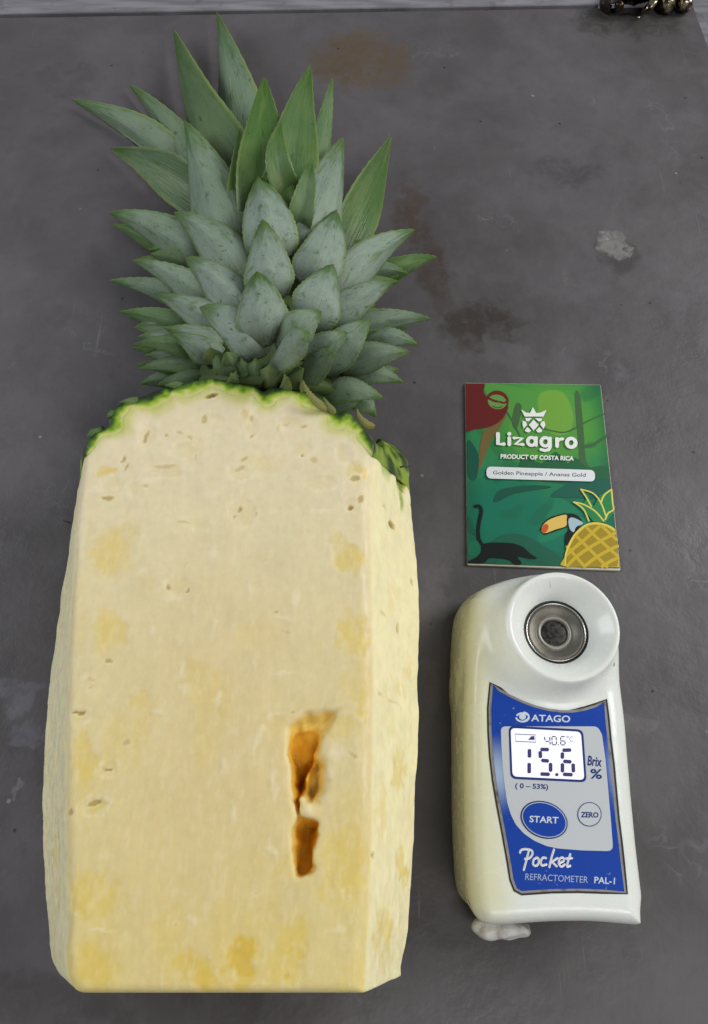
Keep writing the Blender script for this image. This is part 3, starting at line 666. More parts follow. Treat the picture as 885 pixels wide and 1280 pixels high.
# filler leaves kept dark to stand in for shaded gaps deep in the crown
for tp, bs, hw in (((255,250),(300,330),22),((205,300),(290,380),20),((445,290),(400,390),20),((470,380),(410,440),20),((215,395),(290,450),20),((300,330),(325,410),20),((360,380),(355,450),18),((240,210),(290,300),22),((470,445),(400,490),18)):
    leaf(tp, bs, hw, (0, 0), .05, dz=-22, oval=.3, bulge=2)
for i in range(26):
    r_ = random.Random(i*7+3); sd_ = -1 if i % 2 else 1; k_ = r_.random()
    y_ = 300+190*k_; x_ = (335-sd_*-1*0)+sd_*(120+62*(1-abs(k_-.45))+r_.uniform(-22, 10)); bx_ = 335+sd_*(72+r_.uniform(-8, 14)); by_ = min(480, y_+r_.uniform(4, 34))
    leaf((x_, y_), (bx_, by_), r_.uniform(11, 16), (sd_*4, -r_.uniform(4, 10)), r_.uniform(.1, .8), dz=-8-r_.uniform(0, 7), oval=.18, bulge=3)
# small bracts where the crown meets the fruit
for tp, bs, hw, dry, a_ in (((319,447),(321,482),17,.12,57),((338,454),(335,490),15,.30,59),((301,447),(303,478),14,.12,56),((366,450),(348,474),17,.2,57),((380,460),(352,480),15,.25,58),((263,436),(290,474),15,.15,52),((360,471),(347,490),12,.3,59),((280,446),(298,476),13,.15,55),((288,466),(302,484),12,.3,56),((376,478),(384,490),8,.5,57)):
    leaf(tp, bs, hw*1.15, (0, -1), .35, oval=.05, dry=dry, bulge=2.5, ht=a_-3, hb=43, cup=.8, name='bract')
for tp, bs, hw, of, a_, b_, dr_ in (((378,474),(416,512),6,(-3,7),56,50,.8),((446,510),(468,532),6,(-2,6),47,42,.8),((404,496),(424,520),5,(1,3),53,47,.6),((205,482),(232,484),5,(0,-2),50,48,.2),((148,503),(180,502),5,(0,-2),51,48,.2),((132,522),(150,512),5,(0,-2),50,47,.1),((108,546),(128,534),6,(0,-2),50,46,.05)):
    leaf(tp, bs, hw, of, .2, oval=.15, dry=dr_, ht=a_, hb=b_, bulge=1.5, name='bract')

def twig(name, a, b, r, m, parent):
    a = np.array(a); b = np.array(b); t_ = b-a; t_ /= np.linalg.norm(t_); n_ = np.cross(t_, [0, 0, 1]); n_ /= np.linalg.norm(n_); m_ = np.cross(n_, t_); V_ = []; F_ = []
    for k in range(4):
        c_ = a+(b-a)*k/3+m_*r*1.5*math.sin(k*2.1)
        for j in range(6): q = j*math.pi/3; V_.append(tuple(c_+(n_*math.cos(q)+m_*math.sin(q))*r*(1-.25*k)))
    for k in range(3):
        for j in range(6): F_.append((k*6+j, k*6+(j+1) % 6, (k+1)*6+(j+1) % 6, (k+1)*6+j))
    F_ += [tuple(range(6))[::-1], tuple(range(18, 24))]; return build(name, V_, F_, m, parent)
m_sp = mat('dark_spine', (.035, .022, .014), .6)
twig('spine', P(88, 654, 28*MM), P(79, 650, 28*MM), .35*MM, m_sp, pine)
twig('spine', P(500, 584, 34*MM), P(512, 583, 33*MM), .35*MM, m_sp, pine)
# ================================================================== CARD
K = 4.023
def c(x, y): return (570+x/K, 470+y/K)
def cl(l): return [c(*q) for q in l]
hc = 1.0*MM
card = thing('promo_card', 'green printed card with toucan and pineapple picture lying above the white meter', 'card', P(675, 595, 0))
m_cg = mat('card_green_print', rough=.32); N = NT(m_cg); oc4 = N.obj()
sp_ = N.n('ShaderNodeSeparateXYZ'); N.l(oc4, sp_.inputs[0])
wob_ = N.math('MULTIPLY', N.math('SUBTRACT', N.noise(oc4, 45, 3), .5), .03)
yy = N.math('ADD', sp_.outputs[1], wob_)
g1 = N.mix(N.ramp(yy, -.012, .018), (.012, .17, .105), (.045, .25, .055))
g1 = N.mix(N.math('MULTIPLY', N.spot(oc4, (.006, .022), (.016, .018), .6), .7), g1, (.13, .36, .045))
g1 = N.mix(N.ramp(N.noise(oc4, 60, 2, .4, 1.0), .52, .58, 0, .45), g1, (.015, .12, .06))
g1 = N.mix(N.ramp(N.noise(oc4, 38, 2, .4, .6), .58, .62, 0, .35), g1, (.03, .30, .14))
g1 = N.mix(N.ramp(N.math('ABSOLUTE', sp_.outputs[0]), .021, .028, 0, .5), g1, (.008, .09, .045))
N.l(g1, N.b.inputs['Base Color'])
TL, TR, BR_, BL_ = c(45, 33), c(728, 43), c(828, 978), c(57, 950)
m_cw = mat('card_edge', (.55, .53, .45), .5)
slab('card_stock', rounded([TL, TR, BR_, BL_], 2, 4), 0.1*MM, hc, m_cw, card, .15*MM)
def inset(pts, k): 
    cc_ = np.mean(np.array(pts), 0); return [tuple(np.array(q)+(cc_-np.array(q))*k) for q in pts]
LH = hc+.02*MM
def lay(): 
    global LH; LH += .02*MM; return LH
FT = [(47, 35), (726, 45), (824, 968), (58, 943)]
print_poly('jungle_background', [rounded(cl(FT), 1.2, 3)], LH, m_cg, card)
from functools import partial
def clipx(l, smooth=0):
    """keep traced print inside the card's edges"""
    pts = crom(l, smooth) if smooth else l; out = []
    for x, y in pts:
        y = min(max(y, 38), 962); xr_ = 726+98*(y-45)/923-2; xl = 48+11*(y-35)/908+1; x = min(max(x, xl), xr_)
        y = min(y, 943+(x-58)*25/766-2); out.append((x, y))
    return cl(out)
def pp(name, lists, colr, smooth=0, rough=.35):
    return print_poly(name, [clipx(l, smooth) for l in lists], lay(), mat(name, colr, rough), card)
def ss(name, lines, wd, colr, smooth=0):
    ls = [[c(*q) for q in (crom(l, smooth, False) if smooth else l)] for l in lines]
    return strokes(name, ls, wd/K if not isinstance(wd, list) else [q/K for q in wd], lay(), mat(name, colr, .35), card, .00001)
pp('lit_foliage', [[(150,40),(330,60),(470,110),(560,70),(600,140),(590,330),(500,420),(330,400),(260,300),(270,200),(170,110)]], (.085, .30, .055), 4)
pp('bright_glade', [[(420,90),(520,75),(570,130),(590,220),(560,290),(480,290),(420,200)]], (.16, .36, .05), 4)
pp('tree_trunk_print', [[(597,90),(622,92),(640,250),(655,430),(690,470),(590,465),(618,410),(606,250)],[(300,140),(330,150),(318,230),(300,270),(280,230)]], (.055, .13, .05), 3)
ss('vine_print', [[(425,258),(480,275),(545,283),(600,262),(660,228),(745,190)],[(640,355),(690,345),(760,300)],[(235,150),(280,220),(320,300)]], [8, 16, 9], (.045, .13, .05), 5)
pp('undergrowth', [[(340,400),(430,440),(500,380),(560,440),(600,410),(660,460),(740,450),(775,480),(778,540),(520,540),(330,500)]], (.02, .12, .05), 3)
pp('brown_trunk_print', [[(130,300),(165,255),(255,190),(215,270),(175,330),(140,420),(118,470),(98,492),(112,420)]], (.17, .12, .04), 3)
pp('dark_leaves', [[(58,330),(90,350),(115,405),(112,470),(98,520),(62,500)],[(190,620),(230,570),(380,550),(480,560),(300,590),(210,632)],[(60,700),(90,760),(110,800),(62,780)]], (.01, .09, .06), 4)
pp('teal_shadow', [[(478,606),(530,560),(600,530),(790,520),(795,600),(700,615),(600,612)]], (.012, .11, .075), 3)
pp('far_hill', [[(140,860),(220,805),(300,793),(380,815),(450,860),(520,905),(560,975),(60,955),(60,900)]], (.015, .12, .075), 4)
pp('green_leaf_print', [[(64,840),(110,830),(180,870),(150,905),(64,900)],[(255,905),(340,925),(430,965),(200,960)]], (.012, .15, .075), 3)
pp('red_sloth_body', [[(40,35),(138,36),(140,80),(165,110),(230,140),(262,150),(250,190),(215,232),(160,258),(100,266),(40,264)]], (.13, .014, .014), 4)
pp('sloth_head', [ell(208, 125, 57, 52, 10)], (.14, .016, .014))
pp('sloth_face', [ell(207, 130, 47, 36, 12)], (.13, .30, .07))
ss('sloth_eye_bands', [[(165,112),(185,122),(203,128)],[(222,130),(240,136),(252,130)],[(185,152),(208,160),(232,154)],[(204,126),(214,130)]], [13, 11, 5, 10], (.12, .016, .014), 3)
black = (.006, .012, .010)
ss('monkey_tail', [[(98,655),(118,655),(128,680),(118,730),(112,780),(118,825),(140,856)]], 17, black, 5)
pp('monkey_body', [[(128,850),(170,838),(230,838),(290,842),(340,862),(372,892),(408,916),(372,920),(310,908),(330,938),(318,950),(290,945),(262,925),(200,916),(165,918),(140,940),(90,948),(62,944),(64,930),(100,912),(125,885)]], black, 3)
ss('beak_outline', [[(428,772),(445,738),(480,712),(550,692)],[(445,795),(490,780),(555,757)]], 7, black, 4)
pp('toucan_body', [[(552,700),(580,692),(612,702),(634,738),(600,790),(575,830),(552,870),(550,800),(566,770)]], black, 3)
pp('toucan_bib', [[(566,722),(590,712),(640,740),(605,758),(592,785),(572,768)]], (.38, .52, .58), 3)
pp('yellow_beak', [[(430,768),(446,740),(482,716),(552,697),(556,722),(553,754),(500,772),(445,791)]], (.72, .50, .12), 3)
pp('beak_tip', [[(430,770),(440,750),(455,744),(466,758),(458,778),(444,790),(432,785)]], (.55, .10, .02), 3)
gold = (.55, .40, .03)
pp('fruit_print', [[(545,962),(548,910),(565,850),(600,790),(650,748),(700,735),(755,745),(800,770),(830,830),(840,962)]], (.62, .46, .05), 3)
pp('fruit_shade', [[(558,955),(562,900),(578,850),(608,802),(655,760),(700,748),(752,757),(790,780),(806,800),(812,958)]], (.34, .24, .015), 3)
ss('fruit_lattice', [[(600,800),(650,850),(700,900),(758,958)],[(655,760),(700,805),(750,850),(812,905)],[(560,860),(600,905),(645,957)],[(735,755),(770,790),(806,822)],
  [(560,955),(610,905),(700,845),(800,790)],[(556,900),(600,860),(650,820),(720,757)],[(645,957),(700,915),(760,880),(812,855)],[(735,958),(770,935),(814,915)]], 17, gold, 3)
ss('fruit_outline', [[(549,950),(552,900),(570,845),(604,790),(650,752),(700,740),(755,750),(795,772)]], 9, (.74, .60, .10), 4)
pp('fruit_leaves', [[(628,568),(665,600),(692,655),(722,600),(780,568),(790,690),(752,738),(690,732),(665,700),(592,636),(640,636),(655,620)]], (.02, .22, .07))
ss('leaf_outlines', [[(592,634),(640,645),(700,680),(742,728)],[(592,634),(640,668),(668,728)],[(628,570),(690,590),(730,640),(752,700)],[(628,570),(655,610),(680,655)],[(782,570),(745,600),(728,640)],[(782,570),(788,640),(792,672),(765,690),(750,722)]], 8, (.72, .60, .12), 4)
W = (.82, .84, .82)
pp('logo_crown', [[(328,168),(352,184),(372,186),(387,156),(403,186),(425,184),(455,171),(440,204),(345,204)]], W)
pp('logo_fruit', [[(348,211),(382,211),(366,228),(352,226)],[(398,211),(432,213),(430,227),(414,228)],[(390,219),(416,246),(390,274),(366,246)],[(336,224),(352,230),(358,246),(340,264),(334,244)],[(444,226),(428,232),(424,246),(440,266),(450,246)],[(346,272),(360,256),(378,274),(368,284),(350,280)],[(434,272),(420,256),(402,274),(412,285),(430,282)]], W)
def arc(cx_, cy_, r, a0, a1, n=18, ry=None): return [(cx_+r*math.cos(math.radians(a)), cy_+(ry or r)*math.sin(math.radians(a))) for a in np.linspace(a0, a1, n)]
ss('logo_lettering', [[(211,290),(211,342),(240,342)],[(268,312),(268,344)],[(292,312),(334,312),(297,344),(337,344)],arc(380,329,20,0,360),[(403,310),(403,348)],arc(449,331,21,0,360),[(473,312),(473,358),(465,371),(446,375),(428,370)],[(508,353),(508,316)],[(508,334),(516,320),(535,316)],arc(579,336,22,0,360)], [20,19,17,18,17,18,17,19,17,20], W)
pp('logo_dots', [ell(268, 291, 10, 10)], W)
text('origin_lettering', 'PRODUCT OF COSTA RICA', c(224, 414), c(592, 425), 22/K, lay(), mat('origin_lettering', W, .35), card, bold=.035, extr=.00001)
pl = rounded([(153,455),(698,473),(700,531),(153,515)], 29, 8)
print_poly('name_strip', [cl(pl)], lay(), mat('name_strip', (.74, .76, .80), .35), card)
text('product_lettering', 'Golden Pineapple / Ananas Gold', c(186, 494), c(652, 507), 19/K, lay(), mat('product_lettering', (.05, .09, .10), .35), card, bold=.008, extr=.00001)

# ================================================================== REFRACTOMETER
HT = 26*MM
ref = thing('refractometer', 'white pocket meter with blue faceplate and glowing display, beside the cut pineapple', 'refractometer', P(690, 950, 0))
hb_ = 5*MM
base_px = [(571,775),(575,762),(583,752),(600,745),(650,738),(700,736),(745,752),(765,790),(768,850),(774,900),(780,980),(786,1060),(790,1100),(790,1126),(780,1132),(720,1130),(660,1133),(612,1137),(592,1134),(579,1124),(571,1105),(567,1050),(565.5,980),(565.5,880),(568,810)]
# top outline, traced at the body's top height
top_px = [(592,752),(597,743),(606,735),(625,728),(650,722),(700,716),(745,730),(764,760),(772,800),(774,850),(780,900),(787,980),(795,1060),(804,1130),(807.5,1150),(808.5,1158),(800,1162),(785,1161),(740,1157),(690,1157),(640,1160),(615,1161),(602,1156),(592,1144),(587,1122),(584,1050),(583,980),(583,880),(587,800)]
bw = [P(x, y, hb_)[:2] for x, y in crom(base_px, 3)]; tw = [P(x, y, HT-1.5*MM)[:2] for x, y in crom(top_px, 3)]
h = 0.42*MM
gx = np.arange(bw[0][0]-.010, P(815, 900, HT)[0]+.012, h); ys_ = [q[1] for q in bw+tw]; gy = np.arange(min(ys_)-.004, max(ys_)+.010, h); gz = np.arange(-.001, .040, h)
X2, Y2 = np.meshgrid(gx, gy, indexing='ij'); dA = poly_sdf(X2, Y2, tw); dB = poly_sdf(X2, Y2, bw); Z = gz[None, None, :].astype(np.float32)
t = np.clip((HT-Z)/(HT-hb_), 0, 1.0)
d2 = dA[:, :, None]*(1-t)+dB[:, :, None]*t
d = rmax(d2, Z-HT+0*d2, 5.2*MM); d = rmax(d, -Z+.3*MM+0*d2, 1.5*MM)
rc = np.array(P(705, 781, 33.5*MM)); pc = np.array(P(695, 790, 26.5*MM)); rz = 33.5*MM
s0 = mmpp(705, 781, rz); Rr = 67.5*s0
fr = np.clip((rz-Z)/(rz-20*MM), 0, 1.6)
fx = rc[0]-.0050*fr; fy = rc[1]-.0030*fr
dc = np.sqrt((X2[:, :, None]-fx)**2+(Y2[:, :, None]-fy)**2)-(Rr+0.8*MM+4.6*MM*fr**1.2)
dhead = rmax(dc.astype(np.float32), Z-rz+0*dc, 1.1*MM); dhead = np.maximum(dhead, -Z+.3*MM)
# keep the head from bulging out below on the free side
dk = np.sqrt((X2[:, :, None]-rc[0]+.001)**2+(Y2[:, :, None]-rc[1]+.001)**2)-(Rr+2.2*MM)
lowcut = smin(dk.astype(np.float32), (d2+0.6*MM), 2.5*MM)
dhead = smax(dhead, lowcut, 2*MM)
d = smin(d, dhead.astype(np.float32), 4.5*MM)
# bowl
bf = np.clip((rz-Z)/(rz-pc[2]), 0, 1.3)
bx = rc[0]*(1-bf)+pc[0]*bf; by = rc[1]*(1-bf)+pc[1]*bf; Rp = 39.5*mmpp(695, 790, pc[2])
db = (np.sqrt((X2[:, :, None]-bx)**2+(Y2[:, :, None]-by)**2)-((Rr-.2*MM)*(1-bf)+Rp*bf-1.0*MM*np.sin(np.clip(bf,0,1)*math.pi)))*.75
well = np.sqrt((X2-pc[0])**2+(Y2-pc[1])**2)[:, :, None]-(Rp+.2*MM)
db = np.minimum(np.maximum(db, pc[2]-.6*MM-Z), np.maximum(well, pc[2]-5*MM-Z))
db = np.where(Z > pc[2]+1*MM, np.minimum(db, 9), db)
d = smax(d, -db.astype(np.float32), .7*MM)
V, Q = nets(d.astype(np.float32), np.array([gx[0], gy[0], gz[0]]), h)
# yellowed plastic on the outer flank, cleaner on top
yl_ = sst(.009, -.002, V[:, 0]-P(600, 950, HT)[0]-.0015)*sst(P(700, 1175, HT)[1], P(700, 1120, HT)[1], V[:, 1])
nz = fbm(V, 60, 3); 
Cw = np.array([.73, .76, .73]); C = np.repeat(Cw[None], len(V), 0)
C = C*(1-.7*yl_[:, None])+np.array([.68, .66, .38])*.7*yl_[:, None]
gr = sst(P(775, 950, HT)[0], P(800, 950, HT)[0], V[:, 0])*sst(P(700, 880, HT)[1], P(700, 1000, HT)[1], V[:, 1]); C = C*(1-.5*gr[:, None])+np.array([.62, .70, .48])*.5*gr[:, None]
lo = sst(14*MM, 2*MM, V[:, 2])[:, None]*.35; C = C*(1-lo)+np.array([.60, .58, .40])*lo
C *= (.95+.09*nz[:, None])
m_body = mat('aged_white_plastic', (.8, .8, .78), .3); N = NT(m_body); ob = N.obj(); cc = N.attr('Col').outputs['Color']
vr = N.n('ShaderNodeTexVoronoi'); vr.inputs['Scale'].default_value = 160; N.l(N.vmath('ADD', ob, N.vmath('MULTIPLY', N.noise(ob, 200, 2, col=True), (.004, .004, .004))), vr.inputs['Vector'])
dk_ = N.math('MULTIPLY', N.ramp(vr.outputs['Distance'], .11, .05), N.ramp(N.noise(vr.outputs['Position'], 350, 0), .60, .64))
cc = N.mix(N.math('MULTIPLY', dk_, .8), cc, (.05, .045, .04))
mp = N.n('ShaderNodeMapping'); mp.inputs['Rotation'].default_value = (0, 0, .7); mp.inputs['Scale'].default_value = (1500, 120, 300); N.l(ob, mp.inputs[0])
sc1 = N.math('MULTIPLY', N.ramp(N.noise(mp.outputs[0], 1, 2), .70, .74), N.ramp(N.noise(ob, 50, 2), .55, .65))
cc = N.mix(N.math('MULTIPLY', sc1, .4), cc, (.3, .28, .25))
cc = N.mix(N.ramp(N.noise(ob, 110, 4), .5, .75, 0, .08), cc, (.55, .53, .42))
N.l(cc, N.b.inputs['Base Color']); N.l(N.ramp(N.noise(ob, 200, 4), .3, .7, .16, .32), N.b.inputs['Roughness'])
N.bump(N.noise(ob, 260, 4), .08, .001)
N.b.inputs['Subsurface Weight'].default_value = .15; N.b.inputs['Subsurface Scale'].default_value = .002
bd = npmesh('housing', V, Q, m_body, ref); set_col(bd.data, 'Col', C)
# prism stage
pcz = pc[2]-.5*MM
m_steel = mat('stage_steel', (.30, .29, .26), .5, .75); N = NT(m_steel); N.l(N.mix(N.noise(N.obj(), 500, 4), (.20, .19, .165), (.13, .12, .10)), N.b.inputs['Base Color']); N.bump(N.noise(N.obj(), 900, 3), .2, .0003)
m_dark = mat('black_seal', (.012, .011, .01), .5); m_chrome = mat('bright_ring', (.75, .75, .72), .2, 1.0)
lathe('seal_ring', [(Rp-.5*MM, .25*MM), (Rp-.2*MM, .6*MM), (Rp+.25*MM, .6*MM), (Rp+.5*MM, .1*MM), (Rp+.5*MM, -.6*MM), (Rp-.5*MM, -.6*MM)], (pc[0], pc[1], pcz), m_dark, ref, caps='ring')
lathe('bright_ring', [(Rp-.95*MM, .25*MM), (Rp-.85*MM, .75*MM), (Rp-.6*MM, .8*MM), (Rp-.5*MM, .2*MM), (Rp-.5*MM, -.5*MM), (Rp-.95*MM, -.5*MM)], (pc[0], pc[1], pcz), m_chrome, ref, caps='ring')
stg = lathe('sample_stage', [(Rp-.9*MM, .35*MM), (Rp*.8, .02*MM), (Rp*.6, -.7*MM), (5.4*MM, -1.3*MM), (5.2*MM, -1.25*MM), (5.0*MM, -1.0*MM), (4.4*MM, -1.0*MM), (4.2*MM, -1.5*MM), (4.0*MM, -2.4*MM), (Rp-.9*MM, -2.4*MM)], (pc[0], pc[1], pcz), m_steel, ref, caps='ring')
lathe('halo_ring', [(5.35*MM, -1.25*MM), (5.15*MM, -.95*MM), (4.5*MM, -.95*MM), (4.2*MM, -1.4*MM), (4.2*MM, -2*MM), (5.35*MM, -2*MM)], (pc[0]-.0001, pc[1]+.0003, pcz), mat('pale_ring', (.30, .29, .26), .45, .5), ref, caps='ring')
m_pr = mat('prism_glass', (.018, .016, .014), .35); N = NT(m_pr); N.l(N.mix(N.ramp(N.noise(N.obj(), 900, 4), .4, .65), (.012, .010, .009), (.06, .055, .05)), N.b.inputs['Base Color'])
lathe('prism', [(.1*MM, -1.7*MM), (3.9*MM, -1.7*MM), (4.2*MM, -1.8*MM), (4.2*MM, -2.6*MM)], (pc[0]-.0001, pc[1]+.0003, pcz), m_pr, ref)
# faceplate
face = [(613,853),(625,860),(640,868),(655,875),(670,880.5),(686,884.5),(702,886.5),(716,886.5),(729,884.5),(744,880),(758,874.5),(760.5,895),(763.5,925),(767.5,957),(770.5,990),(773.5,1023),(777,1050),(780,1077),(784,1117),(752,1116),(723,1115),(690,1115.5),(652,1118),(643,1113),(638,1100),(634,1075),(627,1036),(621,1005),(616,975),(612.5,945),(610.5,915),(610,885)]
m_gap = mat('dark_groove', (.018, .014, .011), .6); m_frame = mat('worn_silver_frame', (.42, .41, .40), .35, .7)
N = NT(m_frame); N.l(N.mix(N.ramp(N.noise(N.obj(), 250, 5), .5, .75), (.40, .39, .38), (.16, .12, .08)), N.b.inputs['Base Color'])
def grow(pts, a):
    q = np.array(pts, float); e = np.roll(q, -1, 0)-np.roll(q, 1, 0); e /= np.linalg.norm(e, axis=1, keepdims=True)
    return [tuple(z) for z in q+np.stack([e[:, 1], -e[:, 0]], 1)*a]
slab('panel_groove', grow(face, 1.3), HT-1*MM, HT+.12*MM, m_gap, ref)
slab('panel_frame', grow(face, -.9), HT-1*MM, HT+.35*MM, m_frame, ref, .15*MM)
m_blue = mat('blue_print', (.008, .035, .28), .4, spec=.3); N = NT(m_blue); ob = N.obj(); s3 = N.n('ShaderNodeSeparateXYZ'); N.l(ob, s3.inputs[0])
o_ = ORI[ref.name]; y965 = P(620, 967, HT)[1]-o_[1]; xl = P(636, 967, HT)[0]-o_[0]; xrr = P(758, 967, HT)[0]-o_[0]
band = N.math('SUBTRACT', 1.0, N.ramp(N.math('ABSOLUTE', N.math('SUBTRACT', s3.outputs[1], y965)), 0, .012), True)
lft = N.ramp(N.math('SUBTRACT', s3.outputs[0], xl), .002, -.003); rgt = N.ramp(N.math('SUBTRACT', s3.outputs[0], xrr), -.001, .003)
mk = N.math('MULTIPLY', band, N.math('ADD', lft, rgt, True))
bc = N.mix(mk, (.003, .045, .33), (.32, .42, .58)); bc = N.mix(N.ramp(N.noise(ob, 700, 3), .68, .72, 0, .5), bc, (.3, .35, .5))
N.l(bc, N.b.inputs['Base Color']); 
slab('faceplate', grow(face, -4.2), HT-1*MM, HT+.42*MM, m_blue, ref)
grey = [(626,908),(747,908),(752.5,918),(757,950),(761,995),(764,1030),(766.5,1064),(728,1063),(697,1060.5),(683,1057.5),(668,1051),(655,1042),(645,1031),(638.5,1018),(634,1003),(631,983),(628.5,960),(627,935)]
grey = rounded(grey, [6,6,2,2,2,2,8]+[3]*11, 4)
m_grey = mat('pale_grey_panel', (.50, .53, .56), .3)
slab('button_panel', grey, HT, HT+.48*MM, m_grey, ref)
m_navy = mat('navy_print', (.012, .03, .16), .35); m_wt = mat('silver_lettering', (.55, .62, .68), .35)
lcd = [(636,907.5),(728.5,912.5),(733,977.5),(638.5,973)]
slab('display_border', rounded(grow(lcd, 0.6) if True else lcd, 8, 6), HT, HT+.55*MM, m_navy, ref)
m_lcd = mat('backlit_display', (.6, .6, .66), .25, emit=(.84, .86, 1.0), es=.55)
lcdi = [(638.3,910),(726.2,914.7),(730.5,975),(640.7,970.6)]
slab('display', rounded(lcdi, 6, 6), HT, HT+.60*MM, m_lcd, ref)
hz = HT+.62*MM
m_seg = mat('display_segments', (.05, .035, .16), .4)
cc_ = lambda x, y: (630+x/5.531, 850+y/5.531)      # traced on the enlarged display
def seg(l, wd=20): return l
SEGS = [[(176,482),(176,532)],[(174,578),(174,640)],[(256,480),(306,481)],[(250,496),(252,535)],[(262,556),(306,560)],[(322,578),(322,630)],[(256,650),(312,652)],
        [(408,486),(460,484)],[(404,505),(403,540)],[(414,562),(462,566)],[(404,580),(404,634)],[(478,582),(480,634)],[(412,652),(470,655)]]
def bars(name, segs, wd, m):
    V = []; Fc = []
    for (a, b) in segs:
        a = np.array(cc_(*a)); b = np.array(cc_(*b)); t_ = b-a; L_ = np.linalg.norm(t_); t_ /= L_; n_ = np.array([-t_[1], t_[0]])*wd/5.531/2
        e = t_*wd/5.531*.12
        q = [a-e*2, a+n_*.9, b+n_*.9, b+e*2, b-n_*.9, a-n_*.9]; w3 = [P(x, y, hz) for x, y in q]
        ar = sum(w3[i-1][0]*w3[i][1]-w3[i][0]*w3[i-1][1] for i in range(6))
        if ar < 0: w3.reverse()
        Fc.append(tuple(range(len(V), len(V)+6))); V += w3
    return build(name, V, Fc, m, ref)
bars('reading_digits', SEGS, 28, m_seg)
print_poly('decimal_point', [[cc_(*q) for q in ell(365, 654, 12, 11)]], hz, m_seg, ref)
SM = [[(280,395),(283,415)],[(288,424),(310,424)],[(316,395),(317,418)],[(318,428),(319,445)],
      [(334,391),(356,391)],[(331,397),(332,416)],[(361,397),(362,416)],[(332,426),(333,443)],[(362,426),(363,443)],[(336,448),(358,448)],
      [(396,391),(418,391)],[(392,397),(392,416)],[(396,421),(418,422)],[(392,427),(392,443)],[(422,427),(422,443)],[(396,448),(418,449)],[(373,447),(377,447)]]
bars('temperature_digits', SM, 8.5, mat('thin_segments', (.07, .06, .13), .4))
strokes('degree_sign', [[cc_(*q) for q in arc(440, 393, 6, 0, 360, 10)], [cc_(*q) for q in arc(470, 408, 16, -60, -300, 12)]], .7, hz, mat('faint_segments', (.22, .21, .30), .4), ref, .00001)
strokes('battery_outline', [[cc_(*q) for q in [(76,374),(218,380),(220,430),(80,424),(76,374)]]], 1.1, hz, bpy.data.materials['faint_segments'], ref, .00001)
print_poly('battery_level', [[cc_(*q) for q in [(166,414),(190,388),(210,388),(212,414)]]], hz, m_seg, ref)
d_ = lambda x, y: (590+x/3.765, 850+y/3.765)
hp = HT+.50*MM
text('range_lettering', '( 0 – 53%)', d_(203, 508), d_(358, 514), 24/3.765, hp, m_navy, ref, bold=.02)
text('unit_lettering', 'Brix', d_(543, 400), d_(609, 407), 46/3.765, hp, m_navy, ref, bold=.022)
text('percent_sign', '%', d_(555, 462), d_(611, 465), 46/3.765, hp, m_navy, ref, bold=.02)
hbz = HT+.44*MM
text('maker_lettering', 'ATAGO', d_(278, 193), d_(462, 199), 32/3.765, hbz, m_wt, ref, bold=.02)
strokes('maker_emblem', [[d_(*q) for q in arc(238, 176, 30, 170, -150, 14, 20)], [d_(*q) for q in arc(240, 172, 27, -80, 70, 12, 20)]], [2.2, 2.0], hbz, m_wt, ref)
print_poly('emblem_dot', [[d_(*q) for q in ell(238, 172, 16, 15)]], hbz+.02*MM, m_wt, ref)
strokes('series_lettering', [[d_(*q) for q in crom(l, 4, False)] for l in (
    [(226,812),(232,800),(252,796),(280,802),(284,820),(270,838),(250,842)],[(268,800),(258,840),(244,893)],
    [(304,836),(290,846),(288,868),(302,874),(314,860),(312,840),(304,836)],[(348,838),(334,836),(324,852),(328,872),(350,868)],
    [(386,798),(374,836),(364,880)],[(402,838),(372,858)],[(376,856),(398,876)],[(412,862),(432,850),(428,836),(414,840),(408,862),(420,878),(436,868)],[(462,820),(450,860),(448,878),(462,874)],[(442,840),(470,838)])], 2.7, hbz, mat('silver_script', (.72, .74, .74), .3, .3), ref)
text('type_lettering', 'REFRACTOMETER', d_(250, 940), d_(545, 955), 32/3.765, hbz, mat('thin_silver_lettering', (.35, .42, .6), .35), ref)
text('type_number', 'PAL-1', d_(575, 956), d_(672, 961), 32/3.765, hbz, m_wt, ref, bold=.015)
sb = slab('start_button', ell(*d_(340, 658), 30.5, 22.6, 22, 48), HT, HT+.75*MM, m_navy, ref, .2*MM)
m_ring = mat('pale_outline', (.45, .52, .6), .35); m_btn = mat('button_blue', (.003, .045, .33), .4, spec=.3)
slab('button_rim', ell(*d_(340, 658), 28.7, 20.9, 22, 48), HT, HT+.80*MM, m_ring, ref)
slab('button_cap', ell(*d_(340, 658), 27.6, 19.9, 22, 48), HT, HT+.84*MM, m_btn, ref)
text('button_lettering', 'START', d_(270, 668), d_(406, 675), 31/3.765, HT+.86*MM, m_wt, ref, bold=.02)
zb = slab('zero_button', ell(*d_(553, 632), 15, 15.2, 0, 40), HT, HT+.62*MM, m_navy, ref)
slab('zero_cap', ell(*d_(553, 632), 14, 14.2, 0, 40), HT, HT+.68*MM, m_grey, ref)
text('zero_lettering', 'ZERO', d_(512, 645), d_(595, 647), 25/3.765, HT+.70*MM, m_navy, ref, bold=.03)
